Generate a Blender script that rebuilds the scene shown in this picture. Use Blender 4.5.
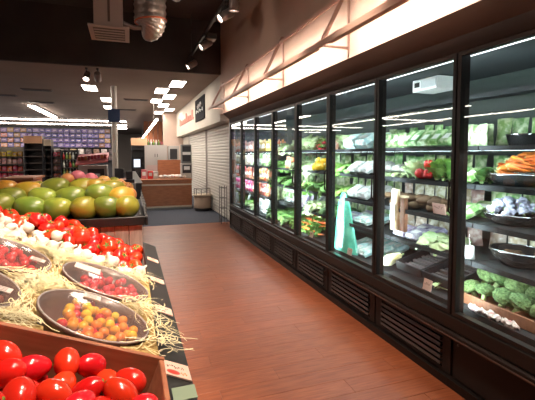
import bpy, math, random
from mathutils import Vector, Matrix, noise as mnoise

for o in list(bpy.data.objects):
    bpy.data.objects.remove(o, do_unlink=True)
random.seed(11)
PI = math.pi
scene = bpy.context.scene
C = scene.collection

# ---------------------------------------------------------------- camera, world, exposure
F, W, H = 395.0, 535, 400
PITCH, YAW, SHIFT = math.radians(3.2), math.radians(19.16533), 23.416
CAM = Vector((0, 0, 1.5))
cd = bpy.data.cameras.new('camera')
cd.sensor_width = 36
cd.lens = F / W * 36
cd.shift_y = -SHIFT / W
cd.clip_start = 0.05
cam = bpy.data.objects.new('camera', cd)
C.objects.link(cam)
cam.location = CAM
cam.rotation_euler = (PI / 2 - PITCH, 0, -YAW)
scene.camera = cam

world = bpy.data.worlds.new('store_ambient')
scene.world = world
world.use_nodes = True
world.node_tree.nodes['Background'].inputs[0].default_value = (1.0, 0.86, 0.74, 1)
world.node_tree.nodes['Background'].inputs[1].default_value = 0.12

vs = scene.view_settings
vs.view_transform = 'Standard'
vs.look = 'None'
vs.exposure = 0.0
vs.gamma = 1.0
vs.use_curve_mapping = False
scene.cycles.use_denoising = True
scene.cycles.max_bounces = 8
scene.cycles.diffuse_bounces = 3
scene.cycles.glossy_bounces = 3
scene.cycles.transparent_max_bounces = 12
scene.cycles.sample_clamp_indirect = 4.0
scene.cycles.caustics_reflective = False
scene.cycles.caustics_refractive = False

WARM = (1.0, 0.80, 0.62)
LEVEL = dict(stand_spot=185, track=70, panel=24.0, strip=40, valance=170, led=95.0, far_strip=36.0)

# ---------------------------------------------------------------- pixel -> point at a known plane
_fw = Vector((math.sin(YAW) * math.cos(PITCH), math.cos(YAW) * math.cos(PITCH), -math.sin(PITCH)))
_rt = Vector((math.cos(YAW), -math.sin(YAW), 0))
_up = _rt.cross(_fw)


def at(px, py, axis, v):
    r = _rt * ((px - 267.5) / F) + _up * ((200 - SHIFT - py) / F) + _fw
    i = 'xyz'.index(axis)
    return CAM + r * ((v - CAM[i]) / r[i])


# ---------------------------------------------------------------- materials
MATS = {}


def mat(name, col, rough=0.5, metal=0.0, var=0.0, hue=0.0, col2=None, nscale=6.0, stretch=None, bump=0.0, bscale=30.0,
        emit=0.0, coat=0.0, contrast=(0.35, 0.65), spec=0.5):
    if name in MATS:
        return MATS[name]
    m = bpy.data.materials.new(name)
    m.use_nodes = True
    nt = m.node_tree
    b = nt.nodes['Principled BSDF']
    L = nt.links.new
    b.inputs['Roughness'].default_value = rough
    b.inputs['Metallic'].default_value = metal
    b.inputs['Specular IOR Level'].default_value = spec
    if coat:
        b.inputs['Coat Weight'].default_value = coat
        b.inputs['Coat Roughness'].default_value = 0.08
    c4 = (*col, 1)
    b.inputs['Base Color'].default_value = c4
    src = None
    tc = None
    if col2 is not None or bump:
        tc = nt.nodes.new('ShaderNodeTexCoord')
        mp = nt.nodes.new('ShaderNodeMapping')
        L(tc.outputs['Object'], mp.inputs['Vector'])
        if stretch:
            mp.inputs['Scale'].default_value = stretch
        if var or hue:   # shift pattern per object
            oi0 = nt.nodes.new('ShaderNodeObjectInfo')
            mul = nt.nodes.new('ShaderNodeMath')
            mul.operation = 'MULTIPLY'
            mul.inputs[1].default_value = 37.0
            L(oi0.outputs['Random'], mul.inputs[0])
            L(mul.outputs[0], mp.inputs['Location'])
    if col2 is not None:
        n = nt.nodes.new('ShaderNodeTexNoise')
        n.inputs['Scale'].default_value = nscale
        n.inputs['Detail'].default_value = 4
        L(mp.outputs[0], n.inputs['Vector'])
        rp = nt.nodes.new('ShaderNodeValToRGB')
        rp.color_ramp.elements[0].position = contrast[0]
        rp.color_ramp.elements[1].position = contrast[1]
        rp.color_ramp.elements[0].color = c4
        rp.color_ramp.elements[1].color = (*col2, 1)
        L(n.outputs['Fac'], rp.inputs[0])
        src = rp.outputs[0]
    if var or hue:
        oi = nt.nodes.new('ShaderNodeObjectInfo')
        hs = nt.nodes.new('ShaderNodeHueSaturation')
        if src:
            L(src, hs.inputs['Color'])
        else:
            hs.inputs['Color'].default_value = c4
        mr = nt.nodes.new('ShaderNodeMapRange')
        mr.inputs['To Min'].default_value = 1 - var
        mr.inputs['To Max'].default_value = 1 + var
        L(oi.outputs['Random'], mr.inputs['Value'])
        L(mr.outputs[0], hs.inputs['Value'])
        if hue:
            wn = nt.nodes.new('ShaderNodeTexWhiteNoise')
            wn.noise_dimensions = '1D'
            L(oi.outputs['Random'], wn.inputs['W'])
            mh = nt.nodes.new('ShaderNodeMapRange')
            mh.inputs['To Min'].default_value = 0.5 - hue
            mh.inputs['To Max'].default_value = 0.5 + hue
            L(wn.outputs['Value'], mh.inputs['Value'])
            L(mh.outputs[0], hs.inputs['Hue'])
        src = hs.outputs[0]
    if src:
        L(src, b.inputs['Base Color'])
    if bump:
        n2 = nt.nodes.new('ShaderNodeTexNoise')
        n2.inputs['Scale'].default_value = bscale
        n2.inputs['Detail'].default_value = 3
        L(mp.outputs[0], n2.inputs['Vector'])
        bp = nt.nodes.new('ShaderNodeBump')
        bp.inputs['Strength'].default_value = bump
        bp.inputs['Distance'].default_value = 0.01
        L(n2.outputs['Fac'], bp.inputs['Height'])
        L(bp.outputs[0], b.inputs['Normal'])
    if emit:
        b.inputs['Emission Color'].default_value = c4
        b.inputs['Emission Strength'].default_value = emit
    MATS[name] = m
    return m


def clear_mat(name, tint=(1, 1, 1), rough=0.0, ior=1.5, boost=0.0, haze=0.0):
    """thin clear sheet: straight-through transmission plus Fresnel reflection"""
    if name in MATS:
        return MATS[name]
    m = bpy.data.materials.new(name)
    m.use_nodes = True
    nt = m.node_tree
    nt.nodes.clear()
    L = nt.links.new
    out = nt.nodes.new('ShaderNodeOutputMaterial')
    tr = nt.nodes.new('ShaderNodeBsdfTransparent')
    tr.inputs[0].default_value = (*tint, 1)
    gl = nt.nodes.new('ShaderNodeBsdfGlossy')
    gl.inputs['Roughness'].default_value = rough
    fr = nt.nodes.new('ShaderNodeFresnel')
    fr.inputs['IOR'].default_value = ior
    ad = nt.nodes.new('ShaderNodeMath')
    ad.operation = 'ADD'
    ad.use_clamp = True
    ad.inputs[1].default_value = boost
    # same reflectance from both sides of the sheet
    ge = nt.nodes.new('ShaderNodeNewGeometry')
    ml = nt.nodes.new('ShaderNodeMath')
    ml.operation = 'MULTIPLY_ADD'
    ml.inputs[1].default_value = 1 / ior - ior
    ml.inputs[2].default_value = ior
    L(ge.outputs['Backfacing'], ml.inputs[0])
    L(ml.outputs[0], fr.inputs['IOR'])
    L(fr.outputs[0], ad.inputs[0])
    mx = nt.nodes.new('ShaderNodeMixShader')
    L(ad.outputs[0], mx.inputs[0])
    first = tr.outputs[0]
    if haze:
        df = nt.nodes.new('ShaderNodeBsdfDiffuse')
        df.inputs[0].default_value = (*tint, 1)
        m2 = nt.nodes.new('ShaderNodeMixShader')
        m2.inputs[0].default_value = haze
        L(tr.outputs[0], m2.inputs[1])
        L(df.outputs[0], m2.inputs[2])
        first = m2.outputs[0]
    L(first, mx.inputs[1])
    L(gl.outputs[0], mx.inputs[2])
    L(mx.outputs[0], out.inputs[0])
    MATS[name] = m
    return m


def lamp_mat(name, col, strength):
    if name in MATS:
        return MATS[name]
    m = bpy.data.materials.new(name)
    m.use_nodes = True
    nt = m.node_tree
    nt.nodes.clear()
    out = nt.nodes.new('ShaderNodeOutputMaterial')
    em = nt.nodes.new('ShaderNodeEmission')
    em.inputs[0].default_value = (*col, 1)
    em.inputs[1].default_value = strength
    nt.links.new(em.outputs[0], out.inputs[0])
    MATS[name] = m
    return m


# ---------------------------------------------------------------- mesh builder
class MB:
    def __init__(s):
        s.v, s.f, s.s = [], [], []

    def add(s, vs, fs, smooth=False, mtx=None):
        o = len(s.v)
        for v in vs:
            v = Vector(v)
            s.v.append(tuple(mtx @ v) if mtx else tuple(v))
        for f in fs:
            s.f.append(tuple(i + o for i in f))
            s.s.append(smooth)
        return s

    def box(s, x0, x1, y0, y1, z0, z1, mtx=None, ch=0.0):
        if ch <= 0:
            vs = [(x, y, z) for z in (z0, z1) for y in (y0, y1) for x in (x0, x1)]
            fs = [(0, 2, 3, 1), (4, 5, 7, 6), (0, 1, 5, 4), (2, 6, 7, 3), (0, 4, 6, 2), (1, 3, 7, 5)]
            return s.add(vs, fs, False, mtx)
        # chamfered box: 24 verts
        X, Y, Z = (x0, x1), (y0, y1), (z0, z1)
        vs, idx = [], {}
        for i in (0, 1):
            for j in (0, 1):
                for k in (0, 1):
                    sx, sy, sz = (1 - 2 * i) * ch, (1 - 2 * j) * ch, (1 - 2 * k) * ch
                    idx[i, j, k, 'x'] = len(vs); vs.append((X[i], Y[j] + sy, Z[k] + sz))
                    idx[i, j, k, 'y'] = len(vs); vs.append((X[i] + sx, Y[j], Z[k] + sz))
                    idx[i, j, k, 'z'] = len(vs); vs.append((X[i] + sx, Y[j] + sy, Z[k]))
        q = lambda *a: tuple(idx[t] for t in a)
        fs = []
        for i in (0, 1):
            fs.append(q((i, 0, 0, 'x'), (i, 1, 0, 'x'), (i, 1, 1, 'x'), (i, 0, 1, 'x')))
            fs.append(q((0, i, 0, 'y'), (1, i, 0, 'y'), (1, i, 1, 'y'), (0, i, 1, 'y')))
            fs.append(q((0, 0, i, 'z'), (1, 0, i, 'z'), (1, 1, i, 'z'), (0, 1, i, 'z')))
            for j in (0, 1):
                fs.append(q((i, j, 0, 'x'), (i, j, 1, 'x'), (i, j, 1, 'y'), (i, j, 0, 'y')))
                fs.append(q((i, 0, j, 'x'), (i, 1, j, 'x'), (i, 1, j, 'z'), (i, 0, j, 'z')))
                fs.append(q((0, i, j, 'y'), (1, i, j, 'y'), (1, i, j, 'z'), (0, i, j, 'z')))
                for k in (0, 1):
                    fs.append(q((i, j, k, 'x'), (i, j, k, 'y'), (i, j, k, 'z')))
        return s.add(vs, fs, False, mtx)

    def tube(s, pts, r, n=8, cap=True, mtx=None, smooth=True):
        pts = [Vector(p) for p in pts]
        rs = r if isinstance(r, (list, tuple)) else [r] * len(pts)
        vs, fs = [], []
        t0 = (pts[1] - pts[0]).normalized()
        a = t0.orthogonal().normalized()
        for i, p in enumerate(pts):
            t = (pts[min(i + 1, len(pts) - 1)] - pts[max(i - 1, 0)]).normalized()
            a = (a - t * a.dot(t)).normalized()
            b = t.cross(a)
            for k in range(n):
                an = 2 * PI * k / n
                vs.append(p + (a * math.cos(an) + b * math.sin(an)) * rs[i])
        for i in range(len(pts) - 1):
            for k in range(n):
                k2 = (k + 1) % n
                fs.append((i * n + k, i * n + k2, (i + 1) * n + k2, (i + 1) * n + k))
        s.add(vs, fs, smooth, mtx)
        if cap:
            o = len(pts) * n
            s.add(vs[:n], [tuple(reversed(range(n)))], False, mtx)
            s.add(vs[-n:], [tuple(range(n))], False, mtx)
        return s

    def lathe(s, prof, n=16, mtx=None, sx=1, sy=1, lobes=0, lobe_amt=0.0):
        vs, fs = [], []
        m = len(prof)
        for k in range(n):
            an = 2 * PI * k / n
            lf = 1 + (lobe_amt * math.cos(lobes * an) if lobes else 0)
            for r, z in prof:
                vs.append((r * lf * math.cos(an) * sx, r * lf * math.sin(an) * sy, z))
        for k in range(n):
            k2 = (k + 1) % n
            for i in range(m - 1):
                if prof[i][0] < 1e-6 and prof[i + 1][0] < 1e-6:
                    continue
                fs.append((k * m + i, k2 * m + i, k2 * m + i + 1, k * m + i + 1))
        return s.add(vs, fs, True, mtx)

    def ball(s, r=(1, 1, 1), seg=14, rings=9, fn=None, mtx=None):
        vs, fs = [(0, 0, r[2])], []
        for i in range(1, rings):
            th = PI * i / rings
            for k in range(seg):
                an = 2 * PI * k / seg
                vs.append((r[0] * math.sin(th) * math.cos(an), r[1] * math.sin(th) * math.sin(an), r[2] * math.cos(th)))
        vs.append((0, 0, -r[2]))
        last = len(vs) - 1
        for k in range(seg):
            fs.append((0, 1 + k, 1 + (k + 1) % seg))
            fs.append((last, last - seg + (k + 1) % seg, last - seg + k))
        for i in range(rings - 2):
            for k in range(seg):
                k2 = (k + 1) % seg
                a = 1 + i * seg
                fs.append((a + k, a + seg + k, a + seg + k2, a + k2))
        if fn:
            vs = [fn(Vector(v)) for v in vs]
        return s.add(vs, fs, True, mtx)

    def mesh(s, name, m):
        me = bpy.data.meshes.new(name)
        me.from_pydata(s.v, [], s.f)
        me.polygons.foreach_set('use_smooth', s.s)
        if m:
            me.materials.append(m)
        me.update()
        return me

    def build(s, name, m, parent=None, loc=None, rot=None):
        return place(s.mesh(name, m), name, parent, loc, rot)


def place(me, name, parent=None, loc=None, rot=None, scale=None):
    o = bpy.data.objects.new(name, me)
    C.objects.link(o)
    if parent is not None:
        o.parent = parent
    if loc is not None:
        o.location = loc
    if rot is not None:
        o.rotation_euler = rot
    if scale is not None:
        o.scale = scale if isinstance(scale, (tuple, list)) else (scale,) * 3
    return o


def tag(o, label, cat, group=None):
    o['label'] = label
    o['category'] = cat
    if group:
        o['group'] = group
    return o


def thing(name, label, cat, loc=(0, 0, 0), rot=None, group=None, scale=None):
    o = place(None, name, None, loc, rot, scale)
    o.empty_display_size = 0.05
    return tag(o, label, cat, group)


def struct(o):
    o['kind'] = 'structure'
    return o


def bx(name, m, x0, x1, y0, y1, z0, z1, parent=None, ch=0.0):
    return MB().box(x0, x1, y0, y1, z0, z1, ch=ch).build(name, m, parent)


def R(a):
    return math.radians(a)


# ================================================================ MATERIAL LIBRARY
m_plank = mat('wood_plank', (0.37, 0.102, 0.038), 0.42, var=0.09, col2=(0.25, 0.062, 0.024), nscale=5, stretch=(1.2, 14, 1), bump=0.04, bscale=12)
m_subfloor = mat('subfloor', (0.20, 0.085, 0.05), 0.5, col2=(0.15, 0.06, 0.035), nscale=4)
m_carpet = mat('blue_carpet', (0.06, 0.07, 0.095), 0.9, col2=(0.09, 0.10, 0.13), nscale=30)
m_blackceil = mat('black_ceiling_paint', (0.028, 0.020, 0.019), 0.9, col2=(0.04, 0.028, 0.026), nscale=2)
m_farceil = mat('ceiling_tile', (0.31, 0.235, 0.19), 0.9, col2=(0.275, 0.21, 0.17), nscale=1.2)
m_wall = mat('beige_wall_paint', (0.64, 0.49, 0.41), 0.8, col2=(0.59, 0.45, 0.37), nscale=2)
m_white_wall = mat('white_wall_paint', (0.60, 0.56, 0.48), 0.8, col2=(0.55, 0.51, 0.44), nscale=2)
m_grey_wall = mat('grey_wall_paint', (0.38, 0.35, 0.32), 0.85)
m_trim = mat('brown_trim', (0.075, 0.040, 0.028), 0.45)
m_canopy = mat('canopy_brown', (0.040, 0.021, 0.015), 0.7, spec=0.15)
m_caseblack = mat('case_black', (0.014, 0.010, 0.009), 0.4, spec=0.25, bump=0.05, bscale=60)
m_casebase = mat('case_base_black', (0.022, 0.014, 0.012), 0.55, spec=0.2)
m_chrome_line = mat('trim_line', (0.20, 0.16, 0.15), 0.3, metal=0.7)
m_case_in = mat('case_interior', (0.045, 0.062, 0.056), 0.6)
m_case_top = mat('case_interior_top', (0.04, 0.045, 0.05), 0.6)
m_shelf = mat('case_shelf', (0.020, 0.021, 0.022), 0.65, spec=0.3)
m_shelfrail = mat('shelf_price_rail', (0.020, 0.021, 0.023), 0.7, spec=0.2)
m_glass = clear_mat('door_glass', (0.96, 0.98, 0.97), 0.0, 1.38, 0.022)
m_film = clear_mat('cling_film', (0.97, 0.95, 0.94), 0.10, 1.4, 0.02, 0.05)
m_shelf_fill = lamp_mat('shelf_fill_led', (0.82, 0.97, 1.0), 26)
m_canopyled = lamp_mat('canopy_led', (0.9, 0.97, 1.0), 3)
m_led = lamp_mat('case_led', (0.78, 0.97, 1.0), LEVEL['led'])
m_panel = lamp_mat('ceiling_panel_light', (1.0, 0.88, 0.76), LEVEL['panel'])
m_strip = lamp_mat('strip_light', (1.0, 0.86, 0.74), LEVEL['strip'])
m_farstrip = lamp_mat('far_strip_light', (1.0, 0.86, 0.75), LEVEL['far_strip'])
m_valance = lamp_mat('valance_tube', (1.0, 0.80, 0.66), LEVEL['valance'])
m_bulb = lamp_mat('spot_bulb', (1.0, 0.86, 0.72), 14)
m_rail = mat('valance_rail_paint', (0.62, 0.41, 0.33), 0.5)
m_bracket = mat('valance_bracket', (0.42, 0.27, 0.22), 0.45)
m_track = mat('track_black', (0.02, 0.018, 0.018), 0.4)
m_head = mat('track_head_metal', (0.24, 0.19, 0.175), 0.3, metal=0.6)
m_foil = mat('duct_foil', (0.42, 0.35, 0.32), 0.30, metal=0.65, bump=0.6, bscale=40)
m_strap = mat('duct_strap', (0.55, 0.13, 0.06), 0.5)
m_white_metal = mat('white_metal', (0.55, 0.45, 0.41), 0.5)
m_grille = mat('diffuser_grille', (0.16, 0.12, 0.11), 0.5)
m_standblack = mat('stand_black', (0.012, 0.012, 0.013), 0.42)
m_board = mat('whitewashed_board', (0.66, 0.52, 0.46), 0.7, var=0.18, col2=(0.36, 0.20, 0.16), nscale=4, stretch=(8, 1, 1.2), contrast=(0.45, 0.75))
m_crate = mat('crate_wood', (0.36, 0.135, 0.065), 0.6, col2=(0.26, 0.085, 0.04), nscale=4, stretch=(1.5, 6, 12))
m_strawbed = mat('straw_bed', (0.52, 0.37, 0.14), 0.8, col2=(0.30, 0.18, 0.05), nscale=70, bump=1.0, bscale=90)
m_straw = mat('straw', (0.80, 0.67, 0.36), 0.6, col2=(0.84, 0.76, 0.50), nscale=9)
m_card = mat('price_card', (0.62, 0.41, 0.34), 0.6)
m_ink = mat('card_ink', (0.12, 0.07, 0.06), 0.6)
m_redink = mat('card_red_print', (0.72, 0.03, 0.02), 0.5)
m_tomato = mat('tomato_skin', (0.60, 0.018, 0.010), 0.20, var=0.2, hue=0.006, col2=(0.64, 0.035, 0.012), nscale=8, coat=0.3, contrast=(0.4, 0.8))
m_roma = mat('roma_skin', (0.62, 0.018, 0.010), 0.18, var=0.2, hue=0.006, col2=(0.60, 0.030, 0.012), nscale=14, coat=0.4, contrast=(0.45, 0.85))
m_calyx = mat('tomato_calyx', (0.10, 0.22, 0.03), 0.6, var=0.2)
m_garlic = mat('garlic_skin', (0.70, 0.61, 0.52), 0.5, var=0.12, col2=(0.55, 0.38, 0.33), nscale=14, contrast=(0.5, 0.8))
m_bowl = mat('brown_bowl', (0.085, 0.036, 0.028), 0.3, col2=(0.12, 0.052, 0.038), nscale=9, coat=0.3)
m_sticker_glare = mat('white_sticker_and_glare', (0.58, 0.50, 0.47), 0.5)
m_ch_y = mat('cherry_yellow', (0.82, 0.44, 0.02), 0.22, var=0.15, hue=0.03, coat=0.3)
m_ch_o = mat('cherry_orange', (0.78, 0.22, 0.015), 0.22, var=0.15, hue=0.015, coat=0.3)
m_ch_r = mat('cherry_red', (0.55, 0.012, 0.015), 0.22, var=0.2, coat=0.3)
m_ch_p = mat('cherry_pink', (0.55, 0.03, 0.055), 0.22, var=0.2, coat=0.3)
m_ch_b = mat('cherry_brown', (0.22, 0.05, 0.025), 0.22, var=0.25, coat=0.3)
m_mango = mat('mango_green', (0.15, 0.22, 0.03), 0.33, var=0.3, hue=0.02, col2=(0.30, 0.32, 0.04), nscale=4.5, coat=0.15, contrast=(0.35, 0.7), bump=0.06, bscale=120)
m_mango_y = mat('mango_yellow', (0.44, 0.42, 0.05), 0.33, var=0.2, hue=0.02, col2=(0.22, 0.23, 0.02), nscale=5, coat=0.15)
m_mango_r = mat('mango_orange', (0.55, 0.24, 0.035), 0.35, var=0.15, hue=0.02, col2=(0.40, 0.28, 0.03), nscale=5, coat=0.1)
m_peach = mat('peach_skin', (0.62, 0.22, 0.07), 0.5, var=0.2, hue=0.02, col2=(0.66, 0.42, 0.12), nscale=9)
m_pink = mat('pink_fruit', (0.60, 0.16, 0.22), 0.5, var=0.15)
m_stem = mat('fruit_stem', (0.10, 0.06, 0.02), 0.8)

# ================================================================ SETTING
FX = 1.80           # face of the wall above the coolers
base = struct(bx('floor', m_subfloor, -16, 3.2, -4, 8.55, -0.10, -0.012))
PW, PLEN = 0.15, 1.22
plank_me = []
for L in (PLEN, 0.61):
    plank_me.append(MB().box(0.0008, L - 0.0008, 0.0008, PW - 0.0008, -0.0119, 0, ch=0.0012).mesh('plank', m_plank))
rows = int(8.3 / PW)
for j in range(rows):
    y = 8.55 - (j + 1) * PW
    off = (j * 0.41) % PLEN
    x = -2.2 - off
    while x < 1.92:
        me = plank_me[0]
        if x + PLEN > -1.3 and x < 1.9:
            if x + PLEN > 2.45:
                place(plank_me[1], 'plank', base, (x, y, 0))
            else:
                place(me, 'plank', base, (x, y, 0))
        x += PLEN
struct(bx('floor', m_carpet, -16, 3.2, 8.55, 34, -0.10, 0.0))

struct(bx('ceiling', m_blackceil, -4.0, 3.2, -4, 8.2, 4.2, 4.3))
struct(bx('ceiling', m_farceil, -16, 3.2, 8.2, 34, 3.15, 3.25))
struct(bx('ceiling', m_farceil, -16, -4.0, -4, 8.2, 3.15, 3.25))
struct(bx('trim_1', m_blackceil, -4.0, FX, 8.12, 8.2, 3.15, 4.2))
struct(bx('trim_2', m_blackceil, -4.08, -4.0, -4, 8.2, 3.15, 4.2))
struct(bx('wall_right', m_wall, FX, 3.0, -4, 8.2, 2.33, 4.2))
struct(bx('wall_right_bulkhead', m_white_wall, FX, 2.2, 8.2, 16.4, 2.2, 3.15))
struct(bx('wall_back', m_grey_wall, -16, 3.2, 33.9, 34, 0, 3.15))
struct(bx('wall_left', m_grey_wall, -16, -15.9, -4, 34, 0, 3.15))
struct(bx('wall_rear', m_grey_wall, -16, 3.2, -4, -3.9, 0, 4.2))
struct(bx('wall_right_lower', m_grey_wall, 2.9, 3.2, -4, 34, 0, 3.15))
# wall closing the shutter bay, pale return at the end of the bulkhead
struct(bx('wall_end', m_wall, 1.28, 3.0, 16.4, 16.6, 0, 3.15))
# crosspieces and air registers on the far ceiling
for i, (cx, cy) in enumerate(((-2.2, 11.5), (-2.6, 14.2), (0.2, 12.6), (-0.1, 15.5), (-3.3, 12.8))):
    reg = thing('ceiling_vent', ['dark slotted air vent in far ceiling above the drink shelves', 'dark slotted air vent further back in far ceiling beside diagonal strip light',
                                 'dark slotted air vent in ceiling right of the post', 'distant dark air vent in ceiling behind the post', 'dark slotted air vent at far left of ceiling'][i], 'vent', (cx, cy, 3.148))
    bx('frame', m_grille, -0.35, 0.35, -0.12, 0.12, -0.02, 0, reg)
    for k in range(3):
        bx('slat', m_track, -0.32, 0.32, -0.09 + k * 0.07, -0.055 + k * 0.07, -0.028, -0.021, reg)

# ================================================================ COOLER LINE-UP
GX = 1.95
BAY, Y0, NB = 0.848, 1.112, 8
Y1 = Y0 + BAY * NB
cooler = thing('display_cooler', 'long black refrigerated produce cooler with eight glass doors along the wall', 'cooler', (0, 0, 0))
bx('base', m_casebase, 1.96, 2.85, Y0, Y1, 0.0, 0.40, cooler)
bx('toe_kick', m_caseblack, 1.915, 1.96, Y0, Y1, 0.0, 0.055, cooler)
bx('bumper', m_casebase, 1.905, 1.97, Y0, Y1, 0.325, 0.37, cooler, ch=0.008)
bx('trim_strip', m_chrome_line, 1.900, 1.905, Y0, Y1, 0.338, 0.345, cooler)
bx('sill', m_caseblack, 1.925, 2.03, Y0, Y1, 0.371, 0.47, cooler, ch=0.01)
bx('header', mat('header_black', (0.012, 0.009, 0.008), 0.8, spec=0.1), 1.925, 2.05, Y0, Y1, 2.13, 2.225, cooler)
bx('back_panel', m_case_in, 2.78, 2.85, Y0, Y1, 0.40, 2.2, cooler)
bx('roof_panel', m_case_top, 2.05, 2.85, Y0, Y1, 2.13, 2.2, cooler)
bx('canopy_light', m_canopyled, 2.06, 2.068, Y0 + 0.05, Y1 - 0.05, 2.1245, 2.1295, cooler)
bx('end_panel', m_caseblack, 1.93, 2.85, Y1, Y1 + 0.05, 0, 2.225, cooler)
bx('mirror_liner', mat('mirror_liner', (0.80, 0.84, 0.84), 0.04, metal=1.0), 2.05, 2.78, Y1 - 0.012, Y1 - 0.001, 0.5005, 2.1295, cooler)  # invented mirror finish that repeats the stock at the far end
bx('end_panel', m_caseblack, 1.93, 2.85, Y0 - 0.05, Y0, 0, 2.225, cooler)
MB().add([(2.04, Y0, 0.50), (2.78, Y0, 0.50), (2.78, Y1, 0.50), (2.04, Y1, 0.50), (2.04, Y0, 0.40), (2.78, Y0, 0.40), (2.78, Y1, 0.40), (2.04, Y1, 0.40)],
         [(0, 1, 2, 3), (0, 4, 5, 1), (1, 5, 6, 2), (2, 6, 7, 3), (3, 7, 4, 0), (7, 6, 5, 4)]).build('deck', m_shelf, cooler)
# light baffle added under the roof to keep the top dark
bx('baffle', m_case_top, 2.66, 2.779, Y0, Y1, 1.95, 1.99, cooler)
# slanted brown cover between header and wall face
MB().add([(FX, Y0 - 0.05, 2.329), (FX, Y1 + 0.05, 2.329), (1.925, Y1 + 0.05, 2.227), (1.925, Y0 - 0.05, 2.227),
          (2.4, Y0 - 0.05, 2.329), (2.4, Y1 + 0.05, 2.329), (2.4, Y1 + 0.05, 2.227), (2.4, Y0 - 0.05, 2.227)],
         [(0, 1, 2, 3), (0, 3, 7, 4), (1, 5, 6, 2), (4, 5, 1, 0), (3, 2, 6, 7), (4, 7, 6, 5)]).build('canopy', m_canopy, cooler)

m_louver = mat('louver_brown_black', (0.060, 0.040, 0.034), 0.5, spec=0.3)
louver_me = MB().add([(-0.016, 0, -0.010), (-0.016, 0.66, -0.010), (-0.010, 0.66, 0.010), (-0.010, 0, 0.010), (0.010, 0, -0.010), (0.010, 0.66, -0.010), (0.010, 0.66, 0.010), (0.010, 0, 0.010)],
                     [(0, 1, 2, 3), (7, 6, 5, 4), (0, 4, 5, 1), (3, 2, 6, 7), (0, 3, 7, 4), (1, 5, 6, 2)]).mesh('louver', m_louver)
gp = MB()
gp.box(1.945, 1.962, 0.01, BAY - 0.01, 0.06, 0.085)
gp.box(1.945, 1.962, 0.01, BAY - 0.01, 0.295, 0.322)
gp.box(1.945, 1.962, 0.01, 0.08, 0.085, 0.295)
gp.box(1.945, 1.962, BAY - 0.09, BAY - 0.01, 0.085, 0.295)
grille_me = gp.mesh('grille', m_casebase)
solid_me = MB().box(1.945, 1.962, 0.01, BAY - 0.01, 0.06, 0.322, ch=0.004).mesh('kick_panel', m_casebase)
screw_me = MB().lathe([(0.007, 0), (0.007, 0.003), (0, 0.004)], 8).mesh('screw', m_chrome_line)
SHZ = [0.80, 1.05, 1.30, 1.55]
SHX = [2.10, 2.10, 2.11, 2.13]
fr = MB()
fw_, h0, h1 = 0.032, 0.475, 2.128
fr.box(GX - 0.022, GX + 0.022, 0.006, fw_, h0, h1)
fr.box(GX - 0.022, GX + 0.022, BAY - fw_, BAY - 0.006, h0, h1)
fr.box(GX - 0.022, GX + 0.022, fw_, BAY - fw_, h0, h0 + 0.022)
fr.box(GX - 0.022, GX + 0.022, fw_, BAY - fw_, h1 - 0.022, h1)
frame_me = fr.mesh('door', m_caseblack)
glass_me = MB().add([(GX - 0.004, fw_, h0 + 0.022), (GX - 0.004, BAY - fw_, h0 + 0.022), (GX - 0.004, BAY - fw_, h1 - 0.022), (GX - 0.004, fw_, h1 - 0.022)], [(0, 1, 2, 3)]).mesh('glass', m_glass)
handle_me = MB().tube([(GX - 0.022, 0.02, 1.12), (GX - 0.045, 0.02, 1.14), (GX - 0.045, 0.02, 1.32), (GX - 0.022, 0.02, 1.34)], 0.007, 6).mesh('handle', m_caseblack)
mull_me = MB().box(1.973, 1.990, -0.026, 0.026, 0.471, 2.129).box(1.990, 2.004, -0.026, -0.019, 0.471, 2.129).mesh('mullion', m_caseblack)  # second box is a fin added to hide the LED from view
led_me = MB().box(1.9905, 2.000, -0.012, 0.012, 0.52, 2.05).mesh('led_strip', m_led)
shelf_mes = []
for z, x in zip(SHZ, SHX):
    shelf_mes.append((MB().box(x, 2.78, 0.004, BAY - 0.004, z - 0.018, z).mesh('shelf', m_shelf),
                      MB().box(x - 0.012, x, 0.004, BAY - 0.004, z - 0.026, z + 0.006).mesh('price_rail', m_shelfrail),
                      MB().box(x + 0.01, x + 0.03, 0.02, BAY - 0.02, z - 0.026, z - 0.0185).mesh('shelf_fill_light', m_shelf_fill)))  # strip under each shelf is added to brighten the goods
for k in range(NB):
    y = Y0 + BAY * k
    d = place(frame_me, 'door', cooler, (0, y, 0))
    place(glass_me, 'glass', d)
    place(handle_me, 'handle', d)
    if k == 0:
        g = place(solid_me, 'kick_panel', cooler, (0, y, 0))
        place(screw_me, 'screw', g, (1.945, BAY - 0.05, 0.29), (0, -PI / 2, 0))
    else:
        g = place(grille_me, 'grille', cooler, (0, y, 0))
        for q in range(5):
            place(louver_me, 'louver', g, (1.946, 0.09, 0.110 + q * 0.041))
    for sm, rm, lm in shelf_mes:
        s_ = place(sm, 'shelf', cooler, (0, y, 0))
        place(rm, 'price_rail', s_)
        place(lm, 'shelf_fill_light', s_)
for k in range(NB + 1):
    y = Y0 + BAY * k
    yy = min(max(y, Y0 + 0.03), Y1 - 0.03)
    place(mull_me, 'mullion', cooler, (0, yy, 0))
    place(led_me, 'led_strip', cooler, (0, yy, 0))

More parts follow.
